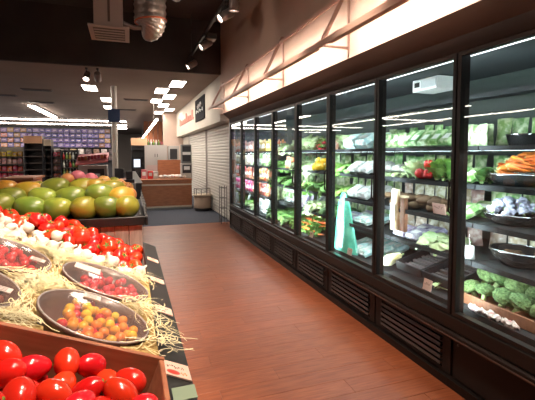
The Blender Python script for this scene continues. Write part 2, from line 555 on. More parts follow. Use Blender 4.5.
# ================================================================ LIGHT VALANCE ABOVE THE COOLERS
VB = [1.51, 3.04, 4.57, 6.10, 7.80]
val = thing('light_valance', 'pale pink lit valance rail on triangular brackets above the cooler doors', 'light fixture')
bx('lower_rail', m_rail, 1.492, 1.510, 0.6, 7.95, 2.385, 2.437, val, ch=0.003)
bx('upper_rail', m_rail, 1.735, 1.755, 0.6, 7.95, 2.835, 2.875, val, ch=0.003)
for y in VB:
    p = MB()
    # sloping brace plate from the lower rail up to the wall
    p.add([(1.500, y - 0.012, 2.40), (1.540, y - 0.012, 2.40), (1.797, y - 0.012, 2.93), (1.765, y - 0.012, 2.93),
           (1.500, y + 0.012, 2.40), (1.540, y + 0.012, 2.40), (1.797, y + 0.012, 2.93), (1.765, y + 0.012, 2.93)],
          [(3, 2, 1, 0), (4, 5, 6, 7), (0, 1, 5, 4), (2, 3, 7, 6), (1, 2, 6, 5), (3, 0, 4, 7)])
    br = p.build('brace', m_bracket, val)
    bx('arm', m_bracket, 1.51, 1.795, y - 0.009, y + 0.009, 2.405, 2.423, val)
    bx('wall_post', m_bracket, 1.784, 1.798, y - 0.010, y + 0.010, 2.335, 2.93, val)
yy = 0.62
ends = [0.6] + VB + [7.95]
for a, b in zip(ends[:-1], ends[1:]):
    if b - a < 0.3:
        continue
    MB().add([(1.511, a + 0.10, 2.4400), (1.511, b - 0.10, 2.4400), (1.548, b - 0.10, 2.462), (1.548, a + 0.10, 2.462), (1.511, a + 0.10, 2.4430), (1.511, b - 0.10, 2.4430), (1.548, b - 0.10, 2.465), (1.548, a + 0.10, 2.465)],
             [(3, 2, 1, 0), (4, 5, 6, 7), (0, 1, 5, 4), (1, 2, 6, 5), (2, 3, 7, 6), (3, 0, 4, 7)]).build('cutoff_hood', m_rail, val)  # hood added over the tube to cut its light off up the wall
    bx('shade_lip', m_rail, 1.5105, 1.576, a + 0.10, b - 0.10, 2.407, 2.410, val)  # plate added to keep the tube's light off the cooler header
    t = MB().tube([(1.528, a + 0.10, 2.434), (1.528, b - 0.10, 2.434)], 0.008, 8).build('lamp_tube', m_valance, val)
    bx('lamp_cap', m_rail, 1.515, 1.541, a + 0.06, a + 0.10, 2.422, 2.446, val)
    bx('lamp_cap', m_rail, 1.515, 1.541, b - 0.10, b - 0.06, 2.422, 2.446, val)

# ================================================================ TRACK LIGHTS
def spot(name, parent, loc, target, energy, cone, blend=0.6, col=WARM, size=0.05):
    ld = bpy.data.lights.new(name, 'SPOT')
    ld.energy = energy
    ld.color = col
    ld.spot_size = R(cone)
    ld.spot_blend = blend
    ld.shadow_soft_size = size
    o = bpy.data.objects.new(name, ld)
    C.objects.link(o)
    o.location = loc
    d = Vector(target) - Vector(loc)
    o.rotation_euler = d.to_track_quat('-Z', 'Y').to_euler()
    return o


def track_head(loc, target, label, energy, cone, bright=True, group=None):
    """cylinder spot head hung on a stirrup; loc is the point on the track"""
    t = thing('track_light', label, 'spotlight', loc, group=group)
    d = (Vector(target) - (Vector(loc) - Vector((0, 0, 0.16)))).normalized()
    q = d.to_track_quat('-Z', 'Y')
    m = Matrix.Translation((0, 0, -0.16)) @ q.to_matrix().to_4x4()
    MB().box(-0.02, 0.02, -0.05, 0.05, -0.03, 0).build('adapter', m_track, t)
    MB().tube([(0, 0, -0.03), (0, 0, -0.12)], 0.008, 6).build('stem', m_track, t)
    MB().lathe([(0, 0.115), (0.050, 0.115), (0.060, 0.10), (0.060, -0.095), (0.055, -0.10), (0.051, -0.095), (0.051, -0.072)], 16, m).build('shade', m_head, t)
    MB().lathe([(0.051, -0.073), (0, -0.066)], 16, m).build('bulb', m_bulb, t)
    if energy:
        p = Vector(loc) + Vector((0, 0, -0.16)) + d * 0.10
        spot('spot_lamp', None, p, target, energy, cone)
    return t


TZ = 3.40
TX = 1.16
tr = thing('light_track', 'black ceiling light track running along the cooler wall', 'light track', (TX, 0, TZ))
bx('rail', m_track, -0.018, 0.018, 1.0, 8.10, 0, 0.035, tr)
for y in (2.0, 5.0, 7.8):
    bx('hanger', m_track, -0.006, 0.006, y - 0.006, y + 0.006, 0.035, 0.80, tr)
tl = ['track spotlight nearest the camera on the track beside the wall', 'middle track spotlight of the three in view beside the wall', 'farthest track spotlight in view at the end of the wall track']
for i, y in enumerate((4.95, 6.35, 7.85)):
    track_head((TX, y, TZ), (TX - 2.6, y - 0.5, TZ - 2.0), tl[i], LEVEL['track'], 60)
for i, y in enumerate((1.3, 2.3, 3.5, 4.5)):
    track_head((TX, y, TZ), (1.05, y + 0.3, 0.0), ['first', 'second', 'third', 'fourth'][i] + ' wall-track spotlight aimed at the aisle, above the view', LEVEL['track'] * 1.75, 75)
for i, y in enumerate((5.4, 6.6)):
    t = thing('track_junction', ['black square junction box on the wall track behind the nearest spotlight', 'black square junction box on the wall track behind the middle spotlight'][i], 'junction box', (TX + 0.06, y - 0.3, TZ - 0.001))
    bx('housing', m_track, -0.06, 0.10, -0.09, 0.09, -0.09, 0.0, t, ch=0.008)
    bx('lid', m_head, -0.05, 0.09, -0.08, 0.08, -0.098, -0.091, t)
# track over the produce stand, above the picture
tr2 = thing('light_track', 'black light track hung over the tomato stand, above the view', 'light track', (0.45, 0, 3.3))
bx('rail', m_track, -0.018, 0.018, -0.5, 4.6, 0, 0.035, tr2)
for y in (0.0, 2.0, 4.4):
    bx('hanger', m_track, -0.006, 0.006, y - 0.006, y + 0.006, 0.035, 0.9, tr2)
for i, (y, tx, ty, en) in enumerate(((0.5, -0.15, 0.95, 1.05), (1.25, -0.25, 1.45, 1.0), (1.95, -0.30, 1.95, 1.0), (2.6, -0.35, 2.4, 1.0), (3.3, -0.4, 3.0, 0.8))):
    track_head((0.45, y, 3.3), (tx, ty, 1.05), ['first', 'second', 'third', 'fourth', 'fifth'][i] + ' spotlight over the tomato stand, counted from the front', LEVEL['stand_spot'] * en, 42 if i > 1 else 62)
for i, (y, ty) in enumerate(((1.6, 4.2), (4.2, 7.0))):  # heads added out of view to brighten the upper wall
    track_head((0.45, y, 3.3), (1.8, ty, 3.3), ['front', 'rear'][i] + ' added spotlight over the stand turned to wash the upper wall', 11, 100)
track_head((0.45, 0.9, 3.3), (-0.10, 2.75, 0.98), 'added spotlight over the stand tilted to light the whitewashed boards', 210, 34)  # extra head out of view, added to brighten the boards
# small heads below the dark bulkhead
for i, (px, py) in enumerate(((86.5, 68), (97.5, 66))):
    p = at(px, py, 'y', 8.35)
    track_head((p.x, 8.35, 3.149), (p.x - 0.2, 6.9, 1.5) if i == 0 else (p.x, 11, 1.5), ['small lit spotlight under the edge of the dark ceiling', 'small dark spotlight beside the lit one under the dark ceiling edge'][i], 12 if i == 0 else 0, 50)

# ================================================================ DIFFUSER AND DUCT
df = thing('air_diffuser', 'pale square air diffuser box hanging from the black ceiling', 'air vent', (-0.20, 5.12, 2.93))
bx('box', m_white_metal, -0.16, 0.15, -0.20, 0.12, 0.03, 0.75, df, ch=0.006)
bx('seam', m_grille, -0.012, 0.014, -0.206, -0.2005, 0.08, 0.75, df)
fl = MB()
fl.add([(-0.22, -0.24, 0.03), (0.22, -0.24, 0.03), (0.22, 0.27, 0.0), (-0.22, 0.27, 0.0), (-0.22, -0.24, 0.012), (0.22, -0.24, 0.012), (0.22, 0.27, -0.018), (-0.22, 0.27, -0.018)],
       [(0, 1, 2, 3), (7, 6, 5, 4), (0, 4, 5, 1), (1, 5, 6, 2), (2, 6, 7, 3), (3, 7, 4, 0)])
fo = fl.build('flange', m_white_metal, df)
MB().add([(-0.17, -0.19, 0.006), (0.17, -0.19, 0.006), (0.17, 0.22, -0.018), (-0.17, 0.22, -0.018)], [(0, 1, 2, 3)]).build('grille_plate', m_grille, fo)
for k in range(5):
    yk = -0.16 + k * 0.085
    zk = 0.004 - (yk + 0.19) * 0.0585
    bx('vane', m_white_metal, -0.165, 0.165, yk, yk + 0.02, zk - 0.012, zk - 0.004, fo)

duct = thing('flexible_duct', 'silver foil flexible duct with red strap hanging from black ceiling', 'duct', (0.29, 5.05, 3.0))
pts, rad = [], []
n = 60
for i in range(n):
    t = i / (n - 1)
    if t < 0.66:
        u = t / 0.66
        p = Vector((-0.03 * math.sin(u * 2), 0, 1.2 - u * 1.08))
        r = 0.185 - 0.01 * u
    else:
        u = (t - 0.66) / 0.34
        p = Vector((-0.03 - 0.10 * u * u, 0.02 * u, 0.12 - 0.16 * math.sin(u * PI / 2)))
        r = 0.175 * math.sqrt(max(0.02, 1 - u * u * 0.98))
    pts.append(p)
    rad.append(r * (1.04 + (0.04 if i % 3 == 0 else -0.02)))
MB().tube(pts, rad, 24).build('hose', m_foil, duct)
MB().tube([(0.182 * math.cos(a) - 0.025, 0.182 * math.sin(a), 0.10 + 0.02 * math.cos(a)) for a in [2 * PI * k / 28 for k in range(29)]], 0.011, 6, cap=False).build('strap', m_strap, duct)
MB().tube([(-0.08, 0, 0.02), (-0.22, -0.02, 0.0), (-0.36, -0.08, 0.03)], 0.028, 8).build('branch', m_head, duct)

# ================================================================ PRODUCE STAND (sloping bed)
TH = R(22)
UX = Vector((math.cos(TH), 0, -math.sin(TH)))
NX = Vector((math.sin(TH), 0, math.cos(TH)))
OR = Vector((0.06, 0, 0.93))


def S(xs, y, h=0.0):
    return OR + UX * xs + NX * h + Vector((0, y, 0))


def xs_of(X):
    return (X - OR.x) / math.cos(TH)


stand = thing('produce_stand', 'black sloping produce stand covered in straw with a black price rail', 'display stand')
XS0 = -1.15
# body
b = MB()
lx = S(XS0, 0).x
b.add([(lx, 0.50, 0), (0.10, 0.50, 0), (0.10, 0.50, 0.76), (lx, 0.50, 1.19), (lx, 2.70, 0), (0.10, 2.70, 0), (0.10, 2.70, 0.76), (lx, 2.70, 1.19)],
      [(0, 1, 2, 3), (7, 6, 5, 4), (0, 4, 5, 1), (1, 5, 6, 2), (2, 6, 7, 3), (3, 7, 4, 0)])
b.build('cabinet', m_standblack, stand)
rm_ = MB()
rm_.add([(0.068, 0.50, 0.935), (0.146, 0.50, 0.898), (0.146, 2.66, 0.898), (0.068, 2.66, 0.935), (0.068, 0.50, 0.86), (0.146, 0.50, 0.80), (0.146, 2.66, 0.80), (0.068, 2.66, 0.86)],
        [(0, 1, 2, 3), (7, 6, 5, 4), (0, 4, 5, 1), (1, 5, 6, 2), (2, 6, 7, 3), (3, 7, 4, 0)])
rm_.build('price_rail', m_standblack, stand)


# bowls in the straw
BOWL_R = 0.168
bowls = [(-0.115, 1.27, 'mix'), (-0.102, 1.625, 'pink'), (-0.445, 1.625, 'red'), (-0.465, 1.27, 'brown')]

def yb(X):     # where garlic gives way to tomatoes
    return min(2.34, 2.0 + 0.50 * max(0, 0.06 - X))


def bed_h(X, y):
    """height of the bed over the sloping board"""
    h = 0.004 + 0.012 * mnoise.noise(Vector((X * 7, y * 7, 0.3)))
    if y < 1.12:
        h = -0.135
    for bxx, byy, _ in bowls:
        if ((X - bxx) / 0.157) ** 2 + ((y - byy) / 0.168) ** 2 < 0.84:
            return -0.085
    if y > 1.80:
        u = min(1, (y - 1.80) / 0.2)
        h += (-0.078 - 0.06 * min(0.5, max(0, -0.25 - X))) * u + (0.03 * math.exp(-((X + 0.42) / 0.16) ** 2) if y > 2.2 else 0)
    return h


# straw bed surface
nb_x, nb_y = 40, 64
vs, fs = [], []
for i in range(nb_x + 1):
    xs = XS0 + (0.012 - XS0) * i / nb_x
    for j in range(nb_y + 1):
        y = 1.105 + (2.69 - 1.105) * j / nb_y
        X = S(xs, y).x
        vs.append(S(xs, y, bed_h(X, max(1.13, y))))
for i in range(nb_x):
    for j in range(nb_y):
        a = i * (nb_y + 1) + j
        fs.append((a, a + nb_y + 1, a + nb_y + 2, a + 1))
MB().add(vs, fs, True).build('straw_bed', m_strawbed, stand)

# loose straw: one uncountable mass
sv, sf = [], []
for i in range(24000):
    if i < 23880:
        X = random.uniform(-0.80, 0.028)
        y = random.uniform(1.125, 2.02) if random.random() < 0.93 else random.uniform(2.0, 2.12)
        hb = 0.004 + random.random() ** 2 * 0.030
        if y > 1.86 and random.random() < 0.6:
            continue
    else:               # tangle hanging over the price rail
        X = random.uniform(0.03, 0.085)
        y = random.choice((1.14, 1.17, 1.22, 1.28, 1.35)) + random.gauss(0, 0.035)
        hb = 0.012 + random.random() * 0.03
        if y < 1.10:
            continue
    inb = False
    for bxx, byy, _ in bowls:
        if ((X - bxx) / 0.157) ** 2 + ((y - byy) / 0.168) ** 2 < 1.15:
            inb = True
    if inb:
        continue
    c = S(xs_of(X), y, bed_h(min(X, 0.06), max(1.13, y)) + hb)
    an = random.uniform(0, 2 * PI)
    cur = random.uniform(-9, 9) * 3
    seg = 5
    st = random.uniform(0.010, 0.022)
    w = random.uniform(0.0009, 0.0016)
    tilt = random.uniform(-0.12, 0.35)
    p = c.copy()
    prev = None
    n0v, n0f, bad = len(sv), len(sf), False
    for k in range(seg + 1):
        dv = UX * math.cos(an) + Vector((0, 1, 0)) * math.sin(an)
        sd = UX * -math.sin(an) + Vector((0, 1, 0)) * math.cos(an)
        bo = len(sv)
        sv += [tuple(p - sd * w), tuple(p + sd * w)]
        if prev is not None:
            sf.append((prev, prev + 1, bo + 1, bo))
        prev = bo
        p = p + dv * st + NX * (st * tilt * math.cos(k * 1.1))
        an += cur * st
        if any(((p.x - bxx) / 0.157) ** 2 + ((p.y - byy) / 0.168) ** 2 < (0.93 if i % 40 else 0.7) for bxx, byy, _ in bowls):
            bad = True
    if bad or p.y < 1.09:
        del sv[n0v:]
        del sf[n0f:]
    
ms = MB()
ms.v, ms.f, ms.s = sv, sf, [False] * len(sf)
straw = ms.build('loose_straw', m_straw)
straw['kind'] = 'stuff'
tag(straw, 'tangled pale yellow straw shavings spread over the sloping stand', 'straw')

# ---- bowls and their cherry tomatoes
prof = [(0.0, -0.055), (0.085, -0.055), (0.135, -0.030), (0.158, 0.012), (0.168, 0.030), (0.174, 0.031), (0.170, 0.018), (0.142, -0.036), (0.090, -0.064), (0, -0.064)]
bowl_me = MB().lathe(prof, 40).mesh('bowl_body', m_bowl)
film_me = MB().lathe([(0.167, 0.0315), (0.12, 0.036), (0.06, 0.038), (0, 0.0385)], 36).mesh('film', m_film)
rimt = MB().tube([(0.171 * math.cos(2 * PI * k / 40), 0.171 * math.sin(2 * PI * k / 40), 0.032) for k in range(41)], 0.0035, 6, cap=False).mesh('film_edge', clear_mat('film_fold', (0.95, 0.88, 0.86), 0.2, 1.4, 0.10, 0.35))
cherry_me = {}


def cherry(m):
    if m.name not in cherry_me:
        cherry_me[m.name] = MB().ball((0.0155, 0.0155, 0.0165), 12, 8).mesh('cherry_tomato', m)
    return cherry_me[m.name]


bl = {'mix': 'brown round bowl of yellow and orange cherry tomatoes nearest the tomato crate', 'pink': 'brown round bowl of dark pink tomatoes with glare beside the price rail',
      'red': 'brown round bowl of red tomatoes next to the garlic at left', 'brown': 'brown round bowl of brownish tomatoes at left edge, left of the yellow ones'}
mixes = {'mix': [m_ch_y, m_ch_y, m_ch_o, m_ch_o, m_ch_r], 'pink': [m_ch_p, m_ch_p, m_ch_r], 'red': [m_ch_r], 'brown': [m_ch_b, m_ch_b, m_ch_o]}
names = {'mix': 'yellow, orange or red cherry tomato in the bowl nearest the crate', 'pink': 'dark pink cherry tomato in the glossy bowl by the price rail', 'red': 'red cherry tomato in the bowl next to the garlic',
         'brown': 'brownish cherry tomato in the bowl at left edge'}
for bi, (X, y, kind) in enumerate(bowls):
    c = S(xs_of(X), y, -0.010)
    tilt = TH + R(3)
    t = thing('bowl', bl[kind], 'bowl', c, (0, tilt, 0), group='wrapped bowls of small tomatoes', scale=0.965)
    place(bowl_me, 'bowl_body', t)
    f_ = place(film_me, 'film', t)
    place(rimt, 'film_edge', f_)
    mtx = Matrix.Translation(c) @ Matrix.Rotation(tilt, 4, 'Y') @ Matrix.Scale(0.965, 4)
    # sticker on the film, towards the back edge; the pink bowl's blank one paints glare
    sx_, sy_ = {'mix': (-0.025, 0.118), 'pink': (-0.085, 0.045)}.get(kind, (0.118, 0.02))
    s0 = 0.028 if kind == 'mix' else (0.05 if kind == 'pink' else 0.026)
    z0 = 0.0405
    st_ = MB().box(sx_ - s0, sx_ + s0, sy_ - s0 * 0.7, sy_ + s0 * 0.7, z0 - 0.0035, z0)
    lab = st_.build('sticker_and_glare', m_sticker_glare, t)
    if kind != 'pink':
        for q in range(3):
            MB().box(sx_ - s0 * 0.7, sx_ + s0 * 0.5, sy_ - s0 * 0.45 + q * s0 * 0.4, sy_ - s0 * 0.35 + q * s0 * 0.4, z0 + 0.0002, z0 + 0.0006).build('print_line', m_ink, lab)
    pts_ = []
    tries = 0
    want = 78
    while len(pts_) < want and tries < 6000:
        tries += 1
        a = random.uniform(0, 2 * PI)
        r = 0.138 * math.sqrt(random.random())
        lx_, ly_ = r * math.cos(a), r * math.sin(a)
        if lx_ < -0.085 + 0.25 * abs(ly_) * 0 or (lx_ < -0.05 and random.random() < 0.5):
            continue
        # bowl floor
        rr = math.hypot(lx_, ly_)
        fl_ = -0.055 + 0.016 if rr < 0.085 else -0.039 + (rr - 0.085) * 0.52
        if rr > 0.13:
            continue
        z = fl_
        ok = True
        for q in pts_:
            dd = math.hypot(q[0] - lx_, q[1] - ly_)
            if dd < 0.0305:
                zz = q[2] + math.sqrt(max(0, 0.031 ** 2 - dd * dd))
                if zz > z:
                    z = zz
        if z > 0.016:
            continue
        pts_.append((lx_, ly_, z))
    for q in pts_:
        m_ = random.choice(mixes[kind])
        o = place(cherry(m_), 'cherry_tomato', None, mtx @ Vector(q), (random.random() * 6, random.random() * 6, 0))
        tag(o, names[kind], 'tomato', 'cherry tomatoes: ' + names[kind])

# ---- crate of roma tomatoes
cl = 0.80
crate = thing('tomato_crate', 'reddish brown wooden crate of plum tomatoes at the front of the stand', 'crate', S(0.012, 0.54, 0.0), (0, TH, 0))
wt, cdp = 0.014, 0.155
bx('back_wall', m_crate, -cl, 0, 0.55 - wt, 0.55, -0.13, 0.022, crate, ch=0.002)
bx('front_wall', m_crate, -cl, 0, 0, wt, -0.13, 0.022, crate, ch=0.002)
bx('side_wall', m_crate, -wt, 0, wt, 0.55 - wt, -0.13, 0.018, crate, ch=0.002)
bx('side_wall', m_crate, -cl, -cl + wt, wt, 0.55 - wt, -0.13, 0.018, crate, ch=0.002)
bx('bottom', m_crate, -cl, 0, 0, 0.55, -0.142, -0.13, crate)
bx('liner', m_standblack, -cl + wt, -wt, wt, 0.55 - wt, -0.1295, -0.105, crate)


def roma_fn(v):
    t = v.z / 0.040
    return v * 1.0 if abs(t) < 0.01 else Vector((v.x * (1 - 0.10 * t), v.y * (1 - 0.10 * t), v.z))


roma_me = MB().ball((0.029, 0.029, 0.040), 16, 11, roma_fn).mesh('plum_tomato', m_roma)
scar_me = MB().lathe([(0.005, 0.0385), (0.003, 0.0405), (0, 0.0395)], 8).mesh('stem_scar', m_calyx)
cm = Matrix.Translation(S(0.012, 0.54, 0.0)) @ Matrix.Rotation(TH, 4, 'Y')
pl = []
tries = 0
while len(pl) < 150 and tries < 30000:
    tries += 1
    x, y = random.uniform(-cl + 0.06, -0.055), random.uniform(0.06, 0.49)
    z = -0.070
    for q in pl:
        dd = math.hypot(q[0] - x, (q[1] - y))
        if dd < 0.056:
            z = max(z, q[2] + math.sqrt(max(0, 0.056 ** 2 - dd * dd)))
    if z > -0.004:
        continue
    pl.append((x, y, z))
for q in pl:
    e = (R(90 + random.uniform(-35, 35)), random.uniform(-0.4, 0.4), random.uniform(0, 2 * PI))
    o = place(roma_me, 'plum_tomato', None, cm @ Vector(q), e, random.uniform(0.93, 1.1))
    tag(o, 'glossy red plum tomato in the brown crate at the front', 'tomato', 'plum tomatoes in the crate')
    place(scar_me, 'stem_scar', o)

# ---- beefsteak tomatoes piled at the far end
def tom_fn(v):
    a = math.atan2(v.y, v.x)
    rr = math.hypot(v.x, v.y)
    k = 1 + 0.035 * math.cos(5 * a)
    dz = -0.012 * math.exp(-(rr / 0.014) ** 2) * (1 if v.z > 0 else 0.3 * -1)
    return Vector((v.x * k, v.y * k, v.z + dz))


tom_me = MB().ball((0.043, 0.043, 0.036), 18, 11, tom_fn).mesh('round_tomato', m_tomato)
cx_ = MB()
for k in range(5):
    a = 2 * PI * k / 5
    ca, sa = math.cos(a), math.sin(a)
    cx_.add([(0, 0, 0.029), (0.008 * ca - 0.004 * sa, 0.008 * sa + 0.004 * ca, 0.031), (0.022 * ca, 0.022 * sa, 0.036), (0.008 * ca + 0.004 * sa, 0.008 * sa - 0.004 * ca, 0.031)], [(0, 1, 2, 3)])
cx_.tube([(0, 0, 0.026), (0.002, 0.001, 0.040)], 0.0022, 6)
cal_me = cx_.mesh('calyx', m_calyx)
tp = []
tries = 0
while len(tp) < 190 and tries < 26000:
    tries += 1
    X = random.uniform(-0.86, 0.045)
    y = random.uniform(2.0, 2.66)
    if y < yb(X) + 0.03:
        continue
    p = S(xs_of(X), y, bed_h(X, y) + 0.030)
    ok = True
    lift = 0
    for q in tp:
        d2 = (q - p).length
        if d2 < 0.074:
            ok = False
            break
    if ok:
        tp.append(p)
# second course in the hollows
base_n = len(tp)
tries = 0
while len(tp) < base_n + 30 and tries < 9000:
    tries += 1
    X = random.uniform(-0.86, 0.0)
    y = random.uniform(2.10, 2.42)
    if y < yb(X) + 0.09:
        continue
    p = S(xs_of(X), y, bed_h(X, y) + 0.066)
    if all((q - p).length > 0.070 for q in tp):
        tp.append(p)
for p in tp:
    o = place(tom_me, 'round_tomato', None, p, (random.uniform(-1.1, 1.1), random.uniform(-1.1, 1.1), random.random() * 6), random.uniform(0.92, 1.06))
    tag(o, 'bright red round tomato in the pile behind the garlic', 'tomato', 'round tomatoes piled at the end of the stand')
    place(cal_me, 'calyx', o)

# ---- garlic
gprof = [(0.0, -0.024), (0.010, -0.026), (0.026, -0.018), (0.034, 0.0), (0.030, 0.014), (0.016, 0.026), (0.0065, 0.034), (0.005, 0.050), (0, 0.052)]
gar_me = MB().lathe(gprof, 20, lobes=7, lobe_amt=0.06).mesh('garlic_bulb', m_garlic)
root_me = MB().lathe([(0.008, -0.028), (0.006, -0.024), (0, -0.024)], 8).mesh('root_plate', m_stem)
gpz = []
tries = 0
while len(gpz) < 185 and tries < 20000:
    tries += 1
    X = random.uniform(-0.84, 0.035)
    y = random.uniform(1.86, 2.50)
    if y > yb(X) or y < 1.86 + 0.05 * math.sin(X * 9):
        continue
    lv = 0.022 if random.random() < 0.8 else 0.046
    p = S(xs_of(X), y, bed_h(X, y) + lv)
    if all((q - p).length > 0.052 for q in gpz) and all((q - p).length > 0.055 for q in tp):
        gpz.append(p)
for p in gpz:
    o = place(gar_me, 'garlic_bulb', None, p, (random.uniform(-1.3, 1.3), random.uniform(-1.3, 1.3), random.random() * 6), random.uniform(0.85, 1.08))
    tag(o, 'white garlic bulb heaped between the straw and the red tomatoes', 'garlic', 'garlic bulbs on the stand')
    place(root_me, 'root_plate', o)

# ---- price cards on the rail
def scribble(parent, x0, x1, y0, y1, z, n, m):
    for k in range(n):
        a = x0 + (x1 - x0) * k / n
        b_ = a + (x1 - x0) / n * 0.75
        pts_ = [(a + (b_ - a) * q / 4, random.uniform(y0, y1), z) for q in range(5)]
        MB().tube(pts_, 0.0009, 4).build('pen_mark', m, parent)


rail_slope = math.atan2(0.935 - 0.898, 0.146 - 0.068)
for i, (y, w, l, lbl) in enumerate(((1.055, 0.076, 0.074, 'large price card with a red tomato print beside the plum tomato crate'), (1.49, 0.066, 0.066, 'pale price card on the rail beside the yellow cherry tomatoes'),
                                    (1.86, 0.064, 0.062, 'pale price card on the rail beside the garlic'), (2.235, 0.062, 0.058, 'farthest pale price card on the rail beside the red tomatoes'))):
    t = thing('price_card', lbl, 'price card', (0.107, y, 0.9185), (0, rail_slope, 0))
    bx('card', m_card, -w / 2, w / 2, -l / 2, l / 2, 0.0, 0.004, t)
    scribble(t, -w * 0.36, w * 0.30, l * 0.02, l * 0.26, 0.0045, 5, m_ink)
    if i == 0:
        MB().lathe([(0, 0.0055), (0.012, 0.0052), (0.019, 0.0041)], 14, Matrix.Translation((-0.012, -0.018, 0)), 1.0, 0.62).build('tomato_print', m_redink, t)
        scribble(t, 0.010, 0.030, -l * 0.36, -l * 0.10, 0.0045, 3, mat('card_orange_print', (0.75, 0.28, 0.10), 0.6))
    else:
        scribble(t, -w * 0.36, w * 0.10, -l * 0.30, -l * 0.14, 0.0045, 4, m_redink)
bx('card_edge', mat('card_green', (0.18, 0.24, 0.17), 0.5), 0.085, 0.140, 0.90, 0.955, 0.9305, 0.9325, stand)

# ================================================================ MANGO TABLE
mt = thing('fruit_table', 'dark fruit table with whitewashed board front behind the tomatoes', 'display table')
MXR = 0.085
bx('top', m_standblack, -1.5, MXR, 2.745, 4.05, 1.04, 1.062, mt)
bx('front_lip', m_standblack, -1.5, MXR, 2.725, 2.745, 1.032, 1.090, mt, ch=0.004)
bx('side_lip', m_standblack, MXR, MXR + 0.02, 2.725, 4.05, 1.032, 1.090, mt, ch=0.004)
bx('core', m_trim, -1.48, 0.045, 2.79, 4.0, 0.0, 1.04, mt)
bw = 0.088
k = 0
x = 0.070
bme = MB().box(-bw + 0.004, 0, 0, 0.018, 0.02, 1.031, ch=0.002).mesh('board', m_board)
while x > -1.45:
    place(bme, 'board', mt, (x, 2.762 + random.uniform(-0.002, 0.002), 0))
    x -= bw
y = 2.80
sme = MB().box(0, 0.018, 0, bw - 0.004, 0.02, 1.031, ch=0.002).mesh('board', m_board)
while y < 3.95:
    place(sme, 'board', mt, (0.050 + random.uniform(-0.002, 0.002), y, 0))
    y += bw


def mango_fn(v):
    return Vector((v.x * (1 + 0.10 * v.z / 0.075), v.y * (1 + 0.05 * v.x / 0.1), v.z + 0.010 * (v.x / 0.1) ** 2))


mango_mes = [MB().ball((0.096, 0.084, 0.080), 22, 14, mango_fn).mesh('mango', m) for m in (m_mango, m_mango_y, m_mango_r)]
ms_me = MB().tube([(0.100, 0, 0.012), (0.112, 0, 0.016)], 0.006, 6).mesh('stem_end', m_stem)
mg = [(-3, 204, 0, 20), (30, 207, 0, 0), (57, 207.5, 0, -15), (84, 206.5, 1, 60), (107, 206.5, 0, 10), (126.5, 206, 1, 70),
      (10, 197, 0, 5), (43, 197, 0, -20), (71, 196.5, 0, 10), (100, 193, 0, 25), (121, 196, 2, 50),
      (28, 190, 2, 10), (56, 186, 0, 0), (83, 186, 1, 20), (3, 189, 2, 0), (97, 186, 2, 50), (112, 188, 1, 30), (-20, 206, 0, 10), (-22, 195, 1, 40)]
mlabels = ['green mango at the left end of the front row', 'dark green mango in front row, above the left tomatoes', 'green mango in front row, third from the left edge', 'yellowish green mango in middle of the front row',
           'green and yellow mango in front row, second from the right end', 'yellow-orange mango at right end of the front row', 'dark green mango at left of the second row', 'green mango lying in the middle of the second row',
           'green mango behind the yellowish one, second row', 'large dark mango at right of the second row', 'orange mango at the right end behind the front row',
           'orange and yellow mango at left of the third row', 'big pale green mango on top of the heap', 'bright yellow-green mango on top of the heap, right of the pale one', 'orange mango at far left of the heap',
           'orange tinted mango on the right side of the heap top', 'small yellow mango low on the right slope of heap', 'green mango just beyond left edge in the front row', 'yellow mango just beyond left edge in the second row']
for i, (px, py, ci, rz) in enumerate(mg):
    row = 0 if i < 6 or i == 17 else (1 if i < 11 or i == 18 else 2)
    Y = (2.85, 2.95, 3.10)[row]
    p = at(px, py + (2.2, 2.5, 3.0)[row], 'y', Y)
    zmin = (1.142, 1.225, 1.295)[row]
    o = place(mango_mes[ci], 'mango', None, (p.x, Y, max(p.z, zmin) if row == 0 else p.z), (random.uniform(-0.15, 0.15), random.uniform(-0.2, 0.2), R(rz)), (1.0, 1.02, 0.99)[row] * random.uniform(0.97, 1.04))
    tag(o, mlabels[i], 'mango', 'mangoes heaped on the fruit table')
    place(ms_me, 'stem_end', o)
# lower layers of the heap
for i, (px, Y) in enumerate([(-10, 3.05), (20, 3.05), (50, 3.05), (80, 3.05), (104, 3.05), (-5, 3.25), (30, 3.25), (60, 3.25), (88, 3.25), (108, 3.25)]):
    p = at(px, 190, 'y', Y)
    o = place(mango_mes[0], 'mango', None, (p.x, Y, 1.140 if i < 5 else 1.15), (0, 0, R(random.uniform(0, 60))))
    tag(o, 'green mango buried under the top layers of the heap', 'mango', 'mangoes hidden low in the heap')
    place(ms_me, 'stem_end', o)
# smaller fruit behind
fruit_mes = [MB().ball((0.058, 0.058, 0.055), 16, 10).mesh('peach', m) for m in (m_peach, m_pink, m_mango_y)]
sp = [(78, 175, 3.35, 1, 'pink fruit on top behind the yellow-green mango'), (68, 178, 3.32, 0, 'orange fruit beside the pink one behind the mangoes'), (91, 177.5, 3.40, 1, 'paler pink fruit behind the right mangoes'), (104, 180, 3.40, 0, 'peach coloured fruit behind the right mangoes'),
      (39, 186, 3.32, 2, 'yellow fruit between the orange mango and the pale green mango'), (120, 183.5, 3.5, 0, 'orange fruit at back right corner of the fruit table'), (127, 186, 3.55, 0, 'small orange fruit at the far right of fruit table'),
      (129, 192, 3.20, 0, 'reddish peach on the right slope beside the orange mango'), (114, 181, 3.55, 2, 'yellow fruit at the back right of the heap')]
for px, py, Y, ci, lb in sp:
    p = at(px, py + 2.5, 'y', Y)
    o = place(fruit_mes[ci], 'round_fruit', None, p, (random.random(), random.random(), random.random()), 1.0)
    tag(o, lb, 'fruit', 'small fruit behind the mangoes')
    MB().tube([(0, 0, 0.05), (0.002, 0, 0.062)], 0.003, 5).build('stem', m_stem, o)
